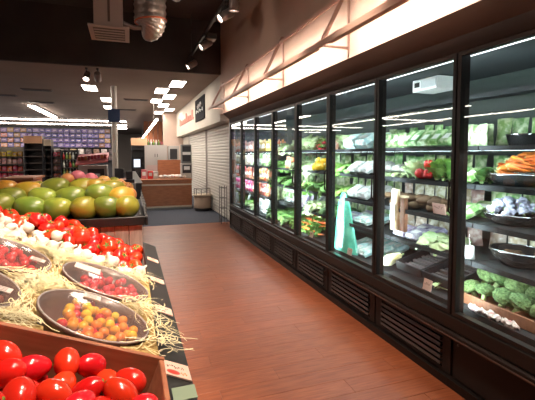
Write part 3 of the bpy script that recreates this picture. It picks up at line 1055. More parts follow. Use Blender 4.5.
# heap core so that the upper fruit rests on something
cb = MB()
cb.add([(-1.4, 3.0, 1.062), (0.02, 3.0, 1.062), (0.02, 3.95, 1.062), (-1.4, 3.95, 1.062), (-1.3, 3.14, 1.21), (-0.12, 3.14, 1.21), (-0.12, 3.85, 1.21), (-1.3, 3.85, 1.21)],
       [(4, 5, 6, 7), (0, 1, 5, 4), (1, 2, 6, 5), (2, 3, 7, 6), (3, 0, 4, 7), (3, 2, 1, 0)])
cb.build('riser', m_standblack, mt)
#@@MORE@@
# ================================================================ COOLER CONTENTS
def bay_y(k, f):
    return Y0 + BAY * (1.14 * k + 0.2 + 1.14 * f)     # the run of shelf seen through door k


m_green = mat('leaf_green', (0.10, 0.26, 0.045), 0.55, var=0.35, hue=0.02, col2=(0.24, 0.42, 0.10), nscale=14)
m_palegreen = mat('leaf_pale', (0.36, 0.50, 0.20), 0.55, var=0.25, hue=0.02, col2=(0.58, 0.66, 0.40), nscale=14)
m_darkgreen = mat('leaf_dark', (0.045, 0.13, 0.03), 0.55, var=0.3, col2=(0.10, 0.22, 0.05), nscale=14)
m_brocc = mat('broccoli_crown', (0.07, 0.12, 0.035), 0.9, var=0.2, hue=0.015, col2=(0.20, 0.30, 0.11), nscale=70, bump=0.8, bscale=140)
m_caulif = mat('cauliflower_curd', (0.72, 0.72, 0.66), 0.7, var=0.1, col2=(0.58, 0.58, 0.52), nscale=30, bump=0.6, bscale=120)
m_bluish = mat('floret_bluish', (0.62, 0.66, 0.80), 0.6, var=0.12, col2=(0.42, 0.42, 0.58), nscale=30, bump=0.4, bscale=90)
m_stalk = mat('pale_stalk', (0.42, 0.55, 0.24), 0.6)
m_carrot = mat('carrot_skin', (0.60, 0.12, 0.010), 0.45, var=0.14, hue=0.010, col2=(0.66, 0.17, 0.02), nscale=12)
m_pep_r = mat('pepper_red', (0.60, 0.02, 0.02), 0.2, var=0.15, coat=0.3)
m_pep_y = mat('pepper_yellow', (0.75, 0.46, 0.02), 0.2, var=0.1, coat=0.3)
m_pep_g = mat('pepper_green', (0.06, 0.22, 0.02), 0.2, var=0.2, coat=0.3)
m_potato = mat('potato_skin', (0.20, 0.115, 0.06), 0.75, var=0.25, col2=(0.13, 0.07, 0.035), nscale=10)
m_radish = mat('radish_skin', (0.58, 0.035, 0.05), 0.35, var=0.15)
m_steel = mat('brushed_steel', (0.60, 0.60, 0.62), 0.25, metal=1.0)
m_darkbowl = mat('dark_bowl', (0.03, 0.026, 0.026), 0.25, coat=0.3)
m_whitecard = mat('white_card', (0.80, 0.80, 0.78), 0.5)
m_tealbag = mat('teal_bag', (0.05, 0.48, 0.34), 0.35, col2=(0.16, 0.62, 0.46), nscale=9, bump=0.6, bscale=22, coat=0.2)
m_tan = mat('tan_bag', (0.58, 0.44, 0.25), 0.5, col2=(0.70, 0.58, 0.40), nscale=16)
m_blacktray = mat('black_tray', (0.022, 0.020, 0.022), 0.4)
m_browntray = mat('brown_tray', (0.26, 0.11, 0.055), 0.6, col2=(0.20, 0.08, 0.04), nscale=6, stretch=(2, 9, 2))
m_plastic = clear_mat('clear_plastic', (0.95, 0.97, 0.98), 0.12, 1.45, 0.10, 0.10)
m_pinklabel = mat('pink_label', (0.72, 0.20, 0.22), 0.5)
PACKS = {}


def pack_col(name, c, c2=None, hue=0.03, var=0.25):
    return mat('pack_' + name, c, 0.32, var=var, hue=hue, col2=c2, nscale=22, contrast=(0.45, 0.6), coat=0.15)


PK = dict(green=pack_col('green', (0.18, 0.36, 0.10), (0.55, 0.64, 0.38)), pale=pack_col('pale', (0.46, 0.54, 0.32), (0.18, 0.30, 0.10)), white=pack_col('white', (0.66, 0.68, 0.66), (0.38, 0.42, 0.40), 0.02, 0.15),
          teal=pack_col('teal', (0.42, 0.66, 0.66), (0.76, 0.82, 0.80), 0.02, 0.12), yellow=pack_col('yellow', (0.66, 0.46, 0.06), (0.70, 0.58, 0.22)), red=pack_col('red', (0.58, 0.06, 0.04), (0.66, 0.26, 0.20)),
          orange=pack_col('orange', (0.66, 0.22, 0.05), (0.72, 0.42, 0.22)), pink=pack_col('pink', (0.62, 0.22, 0.20), (0.72, 0.45, 0.38)), magenta=pack_col('magenta', (0.56, 0.02, 0.14), (0.66, 0.22, 0.28)),
          mixed=pack_col('mixed', (0.46, 0.38, 0.24), (0.70, 0.66, 0.55), 0.08), lilac=pack_col('lilac', (0.40, 0.34, 0.52), (0.66, 0.64, 0.72)))
_pm = {}


def pouch_me(col, w, h):
    """standing plastic pouch: thick in the middle, pinched at a crimped top"""
    key = ('pouch', col, w, h)
    if key not in _pm:
        vs, fs = [], []
        nu, nv = 6, 6
        for side in (-1, 1):
            for j in range(nv + 1):
                v = j / nv
                for i in range(nu + 1):
                    u = i / nu * 2 - 1
                    th = 0.30 * w * (1 - u ** 4) * (1 - max(0, (v - 0.25) / 0.75) ** 2 * 0.97) * (0.85 + 0.15 * math.sin(5 * u + 3 * v))
                    if v > 0.92:
                        th *= 0.3
                    vs.append((side * th, u * w / 2 * (1 - 0.10 * math.sin(v * PI)), v * h))
        n1 = (nu + 1) * (nv + 1)
        for s_ in (0, 1):
            for j in range(nv):
                for i in range(nu):
                    a = s_ * n1 + j * (nu + 1) + i
                    q = (a, a + 1, a + nu + 2, a + nu + 1)
                    fs.append(q if s_ else tuple(reversed(q)))
        for i in range(nu):   # base and crimp
            fs.append((i, i + 1, n1 + i + 1, n1 + i))
            t_ = nv * (nu + 1)
            fs.append((t_ + i + 1, t_ + i, n1 + t_ + i, n1 + t_ + i + 1))
        b_ = MB().add(vs, fs, True)
        lab = MB().add([(-0.31 * w, -0.24 * w, 0.30 * h), (-0.31 * w, 0.24 * w, 0.30 * h), (-0.255 * w, 0.24 * w, 0.62 * h), (-0.255 * w, -0.24 * w, 0.62 * h),
                        (-0.20 * w, -0.24 * w, 0.30 * h), (-0.20 * w, 0.24 * w, 0.30 * h), (-0.15 * w, 0.24 * w, 0.62 * h), (-0.15 * w, -0.24 * w, 0.62 * h)],
                       [(3, 2, 1, 0), (4, 5, 6, 7), (0, 1, 5, 4), (2, 3, 7, 6), (0, 4, 7, 3), (1, 2, 6, 5)])
        _pm[key] = (b_.mesh('pouch', PK[col]), lab.mesh('label', m_whitecard))
    return _pm[key]


def tray_me(col, w, d, h):
    key = ('tray', col, w, d, h)
    if key not in _pm:
        t_ = MB()
        a, c = w / 2, d / 2
        t_.add([(-c * 0.85, -a * 0.88, 0), (c * 0.85, -a * 0.88, 0), (c * 0.85, a * 0.88, 0), (-c * 0.85, a * 0.88, 0), (-c, -a, h * 0.5), (c, -a, h * 0.5), (c, a, h * 0.5), (-c, a, h * 0.5),
                (-c * 0.92, -a * 0.92, h * 0.56), (c * 0.92, -a * 0.92, h * 0.56), (c * 0.92, a * 0.92, h * 0.56), (-c * 0.92, a * 0.92, h * 0.56), (-c * 0.8, -a * 0.8, h), (c * 0.8, -a * 0.8, h), (c * 0.8, a * 0.8, h), (-c * 0.8, a * 0.8, h)],
               [(3, 2, 1, 0)] + [(i + o, (i + 1) % 4 + o, (i + 1) % 4 + o + 4, i + o + 4) for o in (0, 4, 8) for i in range(4)] + [(12, 13, 14, 15)])
        l_ = MB().box(-c * 0.45, c * 0.2, -a * 0.5, a * 0.5, h + 0.0005, h + 0.002)
        _pm[key] = (t_.mesh('tray', PK[col]), l_.mesh('label', m_whitecard))
    return _pm[key]


def leaf_cluster(n, L, wid, spread, seed, curl=0.6):
    rnd = random.Random(seed)
    b_ = MB()
    for k in range(n):
        az = 2 * PI * k / n * 2.4 + rnd.uniform(-0.3, 0.3)
        el = R(rnd.uniform(90 - spread, 88))
        ln = L * rnd.uniform(0.75, 1.1)
        vs, fs = [], []
        for j in range(5):
            t = j / 4
            e2 = el - curl * t * t
            r_ = ln * t * math.cos(e2)
            z_ = ln * t * math.sin(e2)
            hw = wid * (0.25 + 1.1 * math.sin(PI * min(1, t * 0.85 + 0.05)))
            for i in range(5):
                u = i / 4 * 2 - 1
                cup = 0.35 * hw * u * u
                ruf = 0.10 * wid * math.sin(9 * t + 5 * u + k) * abs(u)
                x_, y_ = r_ - cup, u * hw
                vs.append((x_ * math.cos(az) - y_ * math.sin(az), x_ * math.sin(az) + y_ * math.cos(az), z_ + ruf))
        for j in range(4):
            for i in range(4):
                a = j * 5 + i
                fs.append((a, a + 1, a + 6, a + 5))
        b_.add(vs, fs, True)
    return b_


lettuce_mes = {}
for nm, m_ in (('green', m_green), ('pale', m_palegreen), ('dark', m_darkgreen)):
    lettuce_mes[nm] = leaf_cluster(16, 0.15, 0.055, 75, 3, 0.9).mesh('leafy_bunch', m_)
    lettuce_mes['tall_' + nm] = leaf_cluster(14, 0.19, 0.035, 32, 5, 0.4).mesh('leafy_bunch', m_)
butt_me = MB().lathe([(0, -0.004), (0.016, -0.004), (0.022, 0.012), (0.018, 0.03), (0, 0.034)], 10).mesh('stalk', m_stalk)
tie_me = MB().tube([(0.020 * math.cos(a), 0.020 * math.sin(a), 0.03) for a in [2 * PI * k / 10 for k in range(11)]], 0.004, 5, cap=False).mesh('tie', m_pinklabel)


def pep_fn(v):
    a = math.atan2(v.y, v.x)
    rr = math.hypot(v.x, v.y)
    k = (1 + 0.10 * math.cos(4 * a)) * (1 + 0.15 * v.z / 0.05)
    dz = -0.016 * math.exp(-(rr / 0.015) ** 2) if v.z > 0 else 0
    return Vector((v.x * k, v.y * k, v.z + dz))


pep_mes = {n_: MB().ball((0.040, 0.040, 0.050), 16, 10, pep_fn).mesh('bell_pepper', m_) for n_, m_ in (('red', m_pep_r), ('yellow', m_pep_y), ('green', m_pep_g))}
pstem_me = MB().tube([(0, 0, 0.030), (0.003, 0, 0.050), (0.010, 0, 0.062)], [0.006, 0.005, 0.006], 6).mesh('stem', m_stalk)


def floret(rad, seed, m_, nm, rough_amt=0.22):
    def fn(v):
        d_ = v.normalized()
        k = 0.85 + rough_amt * abs(mnoise.noise(d_ * 3.2 + Vector((seed, 0, 0)))) * 1.7 + 0.16 * abs(mnoise.noise(d_ * 7 + Vector((seed, 4, 0))))
        return Vector((v.x * k, v.y * k, v.z * k * (0.78 if v.z > 0 else 0.5)))
    return MB().ball((rad, rad, rad), 32, 20, fn).mesh(nm, m_)


broc_mes = [floret(0.072, s_, m_brocc, 'crown') for s_ in (1.3, 5.1, 9.7)]
cau_mes = [floret(0.070, s_, m_caulif, 'curd', 0.18) for s_ in (2.3, 7.1)]
blu_mes = [floret(0.024, s_, m_bluish, 'floret', 0.3) for s_ in (2.9, 6.6)]
bstem_me = MB().lathe([(0, -0.085), (0.020, -0.085), (0.018, -0.04), (0.040, -0.010), (0, 0)], 12).mesh('stalk', m_stalk)
fstem_me = MB().lathe([(0, -0.028), (0.007, -0.028), (0.010, -0.006), (0, 0)], 8).mesh('stalk', m_stalk)
carrot_me = MB().lathe([(0, 0), (0.009, 0.002), (0.0145, 0.012), (0.014, 0.05), (0.010, 0.12), (0.005, 0.165), (0, 0.175)], 12).mesh('carrot', m_carrot)
ctop_me = MB().lathe([(0.006, 0.001), (0.004, -0.008), (0, -0.010)], 7).mesh('top', m_stalk)
cgreen_me = leaf_cluster(9, 0.10, 0.014, 30, 9, 0.5).mesh('leaves', m_green)
pot_me = MB().ball((0.062, 0.036, 0.032), 14, 9, lambda v: v * (1 + 0.12 * mnoise.noise(v * 26))).mesh('sweet_potato', m_potato)
rad_me = MB().ball((0.020, 0.020, 0.022), 12, 8).mesh('radish', m_radish)
radtop_me = leaf_cluster(5, 0.05, 0.010, 25, 4, 0.3).mesh('leaves', m_green)
tube_me = MB().lathe([(0, 0), (0.033, 0), (0.036, 0.006), (0.036, 0.20), (0.030, 0.215), (0, 0.218)], 16).mesh('tube', PK['white'])
tubelab_me = MB().lathe([(0.0365, 0.06), (0.0365, 0.15)], 16).mesh('label', PK['green'])

DOORN = ['nearest', 'second', 'third', 'fourth', 'fifth', 'sixth', 'seventh', 'farthest']
SHN = ['bottom deck', 'lowest shelf', 'second shelf', 'third shelf', 'top shelf']
DEPTH0 = [2.10, 2.12, 2.12, 2.13, 2.15]
ZS = [0.502] + [z + 0.001 for z in SHZ]


def where(k, s):
    return ('on the %s behind the %s cooler door' % (SHN[s], DOORN[k]))


def grid(k, s, f0, f1, n, rows, dx, x0=0.0):
    for r_ in range(rows):
        for i in range(n):
            f = f0 + (f1 - f0) * (i + 0.5) / n
            if bay_y(k, f) > Y1 - 0.12:
                continue
            yield r_, Vector((DEPTH0[s] + 0.05 + x0 + dx * r_ + random.uniform(-0.008, 0.008), bay_y(k, f) + random.uniform(-0.008, 0.008), ZS[s]))


def pouches(k, s, col, f0=0.06, f1=0.94, n=7, rows=2, h=0.16, desc=None, x0=0.0):
    w = 1.14 * (f1 - f0) * BAY / n * 0.94
    h = min(0.215, h * 1.22) if s else h
    a, l_ = pouch_me(col, round(w, 3), round(h, 3))
    d = (desc or col + ' plastic produce pouch') + ' ' + where(k, s)
    for r_, p in grid(k, s, f0, f1, n, rows, w * 0.72 + 0.01, x0):
        t = place(a, 'produce_pouch', None, p, (0, random.uniform(-0.05, 0.10), random.uniform(-0.12, 0.12)), (1, 1, random.uniform(0.88, 1.08)))
        tag(t, d, 'produce bag', d)
        if r_ == 0 and x0 == 0:
            place(l_, 'label', t)


def trays(k, s, col, f0, f1, n, rows=2, h=0.06, tilt=0.0, desc=None, stack=1):
    w = 1.14 * (f1 - f0) * BAY / n * 0.95
    dp = 0.17
    a, l_ = tray_me(col, round(w, 3), dp, h)
    d = (desc or col + ' sealed produce tray') + ' ' + where(k, s)
    for r_, p in grid(k, s, f0, f1, n, rows, dp + 0.015):
        for q in range(stack):
            t = place(a, 'produce_tray', None, p + Vector((0.05, 0, q * (h + 0.003) + 0.5 * dp * math.sin(tilt) + 0.001)), (0, -tilt, 0))
            tag(t, d, 'produce tray', d)
            place(l_, 'label', t)


def leafy(k, s, kind, f0, f1, n, rows=2, desc=None, sc=1.0):
    d = (desc or {'green': 'green leafy bunch', 'pale': 'pale green lettuce head', 'dark': 'dark green leafy bunch', 'tall_green': 'tall green herb bunch', 'tall_pale': 'tall pale green bunch', 'tall_dark': 'tall dark green bunch'}[kind]) + ' ' + where(k, s)
    sc *= 0.98
    for r_, p in grid(k, s, f0, f1, n, rows, 0.13 * sc):
        t = thing('leafy_bunch', d, 'vegetable', p + Vector((0.03, 0, 0.006)), (0, random.uniform(-0.5, 0.05), random.uniform(0, 6)), d, sc * random.uniform(0.9, 1.1))
        place(lettuce_mes[kind], 'leaves', t)
        place(butt_me, 'stalk', t)
        if r_ == 0 and kind.startswith('tall'):
            place(tie_me, 'tie', t)


def peppers(k, s, kind, f0, f1, n, rows=2, layers=2):
    d = '%s bell pepper %s' % (kind, where(k, s))
    for q in range(layers):
        for r_, p in grid(k, s, f0, f1, n - q, rows, 0.088):
            o = place(pep_mes[kind], 'bell_pepper', None, p + Vector((0.0 + q * 0.04, 0, 0.046 + q * 0.070)), (random.uniform(-1.2, 1.2), random.uniform(-1.2, 1.2), random.uniform(0, 6)), random.uniform(0.9, 1.05))
            tag(o, d, 'pepper', d)
            place(pstem_me, 'stem', o)


def card(loc, w, h, lbl, rz=0.0, tilt=R(-18), marks=True, holder=False):
    t = thing('price_card', lbl, 'price card', loc, (0, tilt, rz))
    bx('card', m_card if not holder else m_whitecard, -0.002, 0.002, -w / 2, w / 2, 0, h, t)
    if marks:
        for q in range(4):
            yy_ = -w * 0.32 + q * w * 0.18
            pts_ = [(-0.003, yy_ + w * 0.13 * u / 3, h * random.uniform(0.45, 0.8)) for u in range(4)]
            MB().tube(pts_, 0.0012, 4).build('pen_mark', m_ink, t)
    return t


# --- nearest door
k = 0
pouches(k, 4, 'pale', 0.70, 0.985, 4, 2, 0.12, 'pale green herb pouch')
b_ = thing('steel_bin', 'shallow stainless steel bin on the top shelf behind the nearest door', 'container', (2.36, bay_y(k, 0.575), ZS[4]))
MB().lathe([(0, 0), (0.085, 0), (0.105, 0.075), (0.110, 0.078), (0.102, 0.070), (0.082, 0.006), (0, 0.006)], 28, None, 0.9, 1.0).build('body', m_steel, b_)
trays(k, 3, 'green', 0.78, 1.0, 2, 2, 0.05, R(24), 'green wrapped leek tray')
leafy(k, 3, 'tall_dark', 0.72, 0.80, 1, 2, sc=0.6)


def bowl_thing(label, loc, r, m_, sx, h=0.085):
    t = thing('serving_bowl', label, 'bowl', loc)
    MB().lathe([(0, 0), (r * 0.62, 0), (r * 0.90, h * 0.62), (r, h), (r * 1.03, h), (r * 1.0, h * 0.92), (r * 0.93, h * 0.55), (r * 0.6, 0.008), (0, 0.008)][::1], 36, None, sx, 1.0).build('body', m_, t)
    MB().tube([(r * 1.015 * math.cos(2 * PI * q / 36) * sx, r * 1.015 * math.sin(2 * PI * q / 36), h) for q in range(37)], 0.005, 6, cap=False).build('rim', m_steel, t)
    return t


bc = Vector((2.33, 1.85, ZS[3]))
bowl_thing('oval steel bowl heaped with carrots behind the nearest cooler door', bc, 0.200, m_steel, 0.8, 0.075)
for i in range(90):
    a = random.uniform(0, 2 * PI)
    r_ = 0.155 * math.sqrt(random.random())
    z_ = 0.06 + 0.15 * (1 - (r_ / 0.20) ** 2) * random.uniform(0.35, 1)
    o = place(carrot_me, 'carrot', None, bc + Vector((r_ * 0.8 * math.cos(a) - 0.01, r_ * math.sin(a) - 0.03, z_)), (R(random.choice((78, 84, 90, 97, 104))), random.uniform(-0.3, 0.3), random.gauss(0.3, 0.45)), random.uniform(0.8, 1.0))
    tag(o, 'orange carrot in the steel bowl behind the nearest cooler door', 'carrot', 'carrots heaped in the steel bowl')
    place(ctop_me, 'top', o)
bc = Vector((2.32, 1.865, ZS[2]))
bowl_thing('dark bowl of bluish white florets behind the nearest door', bc, 0.185, m_darkbowl, 0.8, 0.07)
for i in range(85):
    a = random.uniform(0, 2 * PI)
    r_ = 0.155 * math.sqrt(random.random())
    z_ = 0.065 + 0.11 * (1 - (r_ / 0.18) ** 2) * random.uniform(0.4, 1)
    o = place(blu_mes[i % 2], 'floret', None, bc + Vector((r_ * 0.8 * math.cos(a), r_ * math.sin(a), z_)), (random.uniform(-.9, .9), random.uniform(-.9, .9), random.uniform(0, 6)), random.uniform(0.8, 1.1))
    tag(o, 'bluish white floret in the dark bowl under the carrots', 'vegetable', 'bluish florets in the dark bowl')
    place(fstem_me, 'stalk', o)
trays(k, 2, 'green', 0.80, 1.0, 1, 2, 0.06, R(20), 'green wrapped lettuce tray')
bc = Vector((2.31, 1.80, ZS[1]))
bowl_thing('empty looking dark bowl with steel rim below the bluish florets', bc, 0.175, m_darkbowl, 0.85, 0.10)
for i in range(26):
    a = random.uniform(0, 2 * PI)
    r_ = 0.13 * math.sqrt(random.random())
    o = place(pot_me, 'dark_root', None, bc + Vector((r_ * 0.8 * math.cos(a), r_ * math.sin(a), 0.05 + 0.03 * random.random())), (random.uniform(-.4, .4), random.uniform(-.4, .4), random.uniform(0, 6)), random.uniform(0.35, 0.45))
    tag(o, 'small dark root in the steel rimmed bowl below the florets', 'vegetable', 'small roots in the dark bowl')
t = thing('card_holder', 'white paper cup shaped card holder beside the nearest door frame', 'card holder', (2.145, 2.035, ZS[1] - 0.03))
MB().lathe([(0, 0), (0.036, 0), (0.030, 0.085), (0, 0.086)], 20, Matrix.Translation((0, 0, 0.031))).build('cup', m_whitecard, t)
MB().tube([(0, 0, 0.115), (0, 0, 0.19)], 0.003, 6).build('stick', m_steel, t)
# broccoli in a brown tray
t = thing('broccoli_tray', 'low brown wooden tray under the broccoli behind the nearest door', 'tray')
y0_, y1_ = 1.25, 2.13
bx('bottom', m_browntray, 2.12, 2.74, y0_, y1_, 0.503, 0.515, t)
bx('front_wall', m_browntray, 2.105, 2.12, y0_, y1_, 0.503, 0.57, t, ch=0.002)
bx('side_wall', m_browntray, 2.12, 2.74, y1_ - 0.012, y1_, 0.5155, 0.57, t)
bx('side_wall', m_browntray, 2.12, 2.74, y0_, y0_ + 0.012, 0.5155, 0.57, t)
bx('divider', m_browntray, 2.12, 2.74, 1.66, 1.672, 0.5155, 0.575, t)
i = 0
for r_ in range(4):
    for c_ in range(7):
        p = Vector((2.20 + r_ * 0.135 + random.uniform(-.01, .01), 1.31 + c_ * 0.125 + random.uniform(-.015, .015), 0.60 + r_ * 0.055 + random.uniform(-.01, .012)))
        t = thing('broccoli', 'green broccoli head heaped in the tray behind the nearest door', 'broccoli', p, (random.uniform(-.5, .5), random.uniform(-.6, .1), random.uniform(0, 6)), 'broccoli heads in the brown tray', random.uniform(0.85, 1.08))
        place(broc_mes[i % 3], 'crown', t)
        place(bstem_me, 'stalk', t)
        i += 1
for q, (f, zz) in enumerate(((1.90, 0.0), (1.78, 0.0), (1.66, 0.0))):
    t = thing('plastic_bag', ['crumpled clear plastic bag on the sill nearest the door frame', 'crumpled clear plastic bag in the middle of the sill below broccoli', 'crumpled clear plastic bag at the right on the sill below broccoli'][q], 'plastic bag', (2.072, f, 0.5025))
    MB().ball((0.026, 0.058, 0.018), 28, 16, lambda v: Vector((v.x, v.y, v.z + 0.014)) + Vector((1, 1, 1)) * 0.016 * mnoise.noise(v * 55 + Vector((q, 0, 0)))).build('body', mat('bag_film', (0.50, 0.36, 0.32), 0.18, col2=(0.74, 0.64, 0.60), nscale=45, bump=0.8, bscale=60), t)
    bx('knot', m_pinklabel, -0.005, 0.005, -0.008, 0.008, 0.024, 0.032, t)

# --- second door
k = 1
trays(k, 4, 'green', 0.02, 0.98, 8, 2, 0.05, R(42), 'small clear herb clamshell')
pouches(k, 4, 'pale', 0.55, 0.85, 3, 1, 0.10, 'pale herb pouch standing behind clamshells')
leafy(k, 3, 'tall_green', 0.0, 0.22, 3, 2, sc=0.85)
peppers(k, 3, 'red', 0.20, 0.36, 2, 1, 2)
leafy(k, 3, 'tall_pale', 0.36, 0.56, 2, 2, sc=0.8)
cl_ = 0
for f in (0.62, 0.76, 0.90):
    for r_ in range(2):
        t = thing('cauliflower', 'white cauliflower head ' + where(k, 3), 'cauliflower', (2.28 + 0.16 * r_, bay_y(k, f), ZS[3] + 0.064), (0, 0, random.uniform(0, 6)), 'cauliflowers behind the second door', 0.8)
        place(cau_mes[cl_ % 2], 'curd', t)
        place(lettuce_mes['pale'], 'leaves', t, (0, 0, -0.07), None, 0.6)
        cl_ += 1
for i in range(34):
    p = Vector((2.21 + 0.06 * (i % 3) + random.uniform(-.01, .01), bay_y(k, 0.06 + 0.75 * ((i * 7) % 34) / 34), ZS[2] + 0.034 + 0.05 * (i // 17)))
    o = place(pot_me, 'sweet_potato', None, p, (random.uniform(-.2, .2), random.uniform(-.2, .2), random.uniform(-.6, .6)), random.uniform(0.85, 1.05))
    tag(o, 'brown sweet potato ' + where(k, 2), 'potato', 'sweet potatoes behind the second door')
t = thing('parsnip_bag', 'tall tan bag of parsnips standing by the frame of the second door', 'bag', (2.094, 2.755, 0.87))
MB().add(*(lambda w, h: ([(math.cos(a) * w * 0.55 * (1 - 0.35 * (z / h) ** 2), math.sin(a) * w * (1 - 0.15 * (z / h)), z) for z in (0, h * .3, h * .6, h * .85, h) for a in [2 * PI * q / 12 for q in range(12)]],
                          [(j * 12 + i, j * 12 + (i + 1) % 12, (j + 1) * 12 + (i + 1) % 12, (j + 1) * 12 + i) for j in range(4) for i in range(12)] + [tuple(range(48, 60))]))(0.055, 0.34), True).build('bag', m_tan, t)
bx('print_panel', m_whitecard, -0.034, -0.030, -0.03, 0.025, 0.08, 0.22, t)
t2 = thing('parsnip_bag', 'narrow brown paper bag right of the tall tan bag', 'bag', (2.10, 2.655, 0.87))
MB().box(-0.02, 0.02, -0.030, 0.030, 0, 0.28, ch=0.008).build('bag', m_browntray, t2)
bx('fold', m_tan, -0.022, 0.022, -0.032, 0.032, 0.2805, 0.295, t2)
leafy(k, 1, 'pale', 0.0, 0.28, 3, 2, sc=0.75)
trays(k, 1, 'lilac', 0.32, 0.62, 2, 2, 0.05, R(15), 'dark wrapped vegetable tray')
card((2.120, 2.285, 1.066), 0.125, 0.08, 'pale price card hanging from the shelf behind the second door', 0, R(-10))
for q, f in enumerate((2.15, 2.465)):
    t = thing('slatted_tray', ['empty black slatted tray at the right behind the second door', 'empty black slatted tray at the left behind the second door'][q], 'tray', (2.13, f, 0.535), (0, R(-14), 0))
    w_, d_ = 0.305, 0.50
    bx('front_wall', m_blacktray, 0, 0.012, 0, w_, 0, 0.07, t)
    bx('back_wall', m_blacktray, d_ - 0.012, d_, 0, w_, 0, 0.07, t)
    bx('side_wall', m_blacktray, 0.012, d_ - 0.012, 0, 0.012, 0, 0.07, t)
    bx('side_wall', m_blacktray, 0.012, d_ - 0.012, w_ - 0.012, w_, 0, 0.07, t)
    for z_ in range(10):
        bx('slat', mat('tray_slat', (0.13, 0.11, 0.11), 0.35), 0.02 + z_ * 0.047, 0.045 + z_ * 0.047, 0.013, w_ - 0.013, 0.004, 0.016 + 0.008 * (z_ % 2), t)
sq = thing('squash', 'pale yellow squash wedge by the left frame of the second door', 'squash', (2.13, 2.83, 0.60), (R(70), 0, R(80)))
MB().ball((0.035, 0.045, 0.09), 16, 10, lambda v: Vector((v.x, v.y, v.z)) * (1 + 0.2 * (v.z / 0.09 < 0))).build('body', mat('squash_skin', (0.72, 0.58, 0.22), 0.45, col2=(0.78, 0.70, 0.45), nscale=8), sq)
MB().tube([(0, 0, 0.085), (0.005, 0, 0.11)], 0.008, 6).build('stem', m_stalk, sq)
card((2.045, 2.315, 0.502), 0.085, 0.08, 'pale price card on the sill behind the second door', 0, R(12))
leafy(k, 0, 'pale', 0.0, 0.07, 1, 2, sc=0.7)

# --- third door
k = 2
leafy(k, 4, 'tall_pale', 0.55, 0.92, 4, 2, sc=0.85)
pouches(k, 4, 'pink', 0.72, 0.94, 2, 1, 0.09)
trays(k, 4, 'teal', 0.08, 0.52, 2, 2, 0.10, R(30), 'teal and white salad clamshell')
peppers(k, 3, 'yellow', 0.84, 0.97, 1, 1, 2)
leafy(k, 3, 'green', 0.42, 0.84, 4, 2, sc=0.95)
trays(k, 3, 'white', 0.04, 0.44, 2, 2, 0.06, R(32), 'white tilted produce tray')
leafy(k, 2, 'green', 0.45, 0.96, 4, 2)
trays(k, 2, 'white', 0.04, 0.42, 2, 2, 0.07, R(30), 'white tilted produce tray')
leafy(k, 1, 'dark', 0.62, 0.95, 2, 2)
trays(k, 1, 'teal', 0.04, 0.30, 1, 2, 0.06, R(15), 'pale blue lidded tray')
trays(k, 1, 'lilac', 0.32, 0.55, 1, 2, 0.05, R(15), 'dark lidded tray')
t = thing('produce_sack', 'big teal green plastic sack standing by the third door frame', 'bag', (2.105, 3.60, 0.503))
vs, fs = [], []
N_, J_ = 22, 12
for j in range(J_ + 1):
    v = j / J_
    for i in range(N_):
        a = 2 * PI * i / N_
        rr = (0.215 * (1 - v) + 0.075 * v) * math.sqrt(max(0.05, 1 - max(0, v - 0.7) ** 2 * 9)) * (1 + 0.08 * math.cos(5 * a + 2 * v) + 0.05 * mnoise.noise(Vector((a * 2, v * 5, 0))))
        vs.append((rr * 0.30 * math.cos(a), rr * math.sin(a) + 0.05 * (v - 0.5), 0.60 * v))
for j in range(J_):
    for i in range(N_):
        fs.append((j * N_ + i, j * N_ + (i + 1) % N_, (j + 1) * N_ + (i + 1) % N_, (j + 1) * N_ + i))
fs.append(tuple(range(J_ * N_, J_ * N_ + N_)))
MB().add(vs, fs, True).build('sack', m_tealbag, t)
MB().tube([(0.022 * math.cos(2 * PI * q / 12), 0.066 * math.sin(2 * PI * q / 12) + 0.018, 0.52) for q in range(13)], 0.006, 5, cap=False).build('tie', m_darkgreen, t)
trays(k, 0, 'teal', 0.02, 0.50, 4, 3, 0.06, R(14), 'clear teal tinted salad clamshell', 1)
trays(k, 1, 'white', 0.60, 0.95, 3, 1, 0.055, R(8), 'white lidded tray in the front', 1)
card((2.045, at(349, 263, 'x', 2.045).y, 0.502), 0.085, 0.065, 'small pale price card on the sill behind the third door', 0, R(12))

# --- fourth door
k = 3
leafy(k, 4, 'tall_pale', 0.40, 0.95, 5, 2)
for i in range(40):
    o = place(rad_me, 'radish', None, Vector((2.27 + 0.045 * (i % 3), bay_y(k, 0.12 + 0.36 * random.random()), ZS[4] + 0.022 + 0.036 * (i // 14))), (random.uniform(-1, 1), random.uniform(-1, 1), 0), random.uniform(0.9, 1.2))
    tag(o, 'red radish ' + where(k, 4), 'radish', 'radishes behind the fourth door')
    place(radtop_me, 'leaves', o, (0, 0, 0.018))
peppers(k, 3, 'yellow', 0.06, 0.34, 3, 2, 2)
leafy(k, 3, 'pale', 0.36, 0.96, 5, 2)
leafy(k, 2, 'green', 0.04, 0.50, 4, 2)
pouches(k, 2, 'pale', 0.52, 0.96, 4, 2, 0.16)
leafy(k, 1, 'pale', 0.04, 0.50, 4, 2)
pouches(k, 1, 'lilac', 0.50, 0.72, 2, 2, 0.15)
pouches(k, 1, 'white', 0.73, 0.95, 2, 2, 0.17)
for i in range(30):
    t = thing('bunched_carrot', 'carrot with green top ' + where(k, 0), 'carrot', (2.13 + 0.07 * (i % 4), bay_y(k, 0.08 + 0.5 * random.random()), 0.53 + 0.045 * (i % 4) + 0.02 * random.random()), (R(80) * random.choice((-1, 1)), random.uniform(-.3, .3), random.gauss(0, .3)), 'bunched carrots behind the fourth door')
    place(carrot_me, 'root', t)
    place(cgreen_me, 'leaves', t, None, (PI, 0, 0))
leafy(k, 0, 'green', 0.55, 0.95, 4, 3)
card((2.045, at(311, 241, 'x', 2.045).y, 0.502), 0.085, 0.065, 'small pale price card on the sill behind the fourth door', 0, R(12))

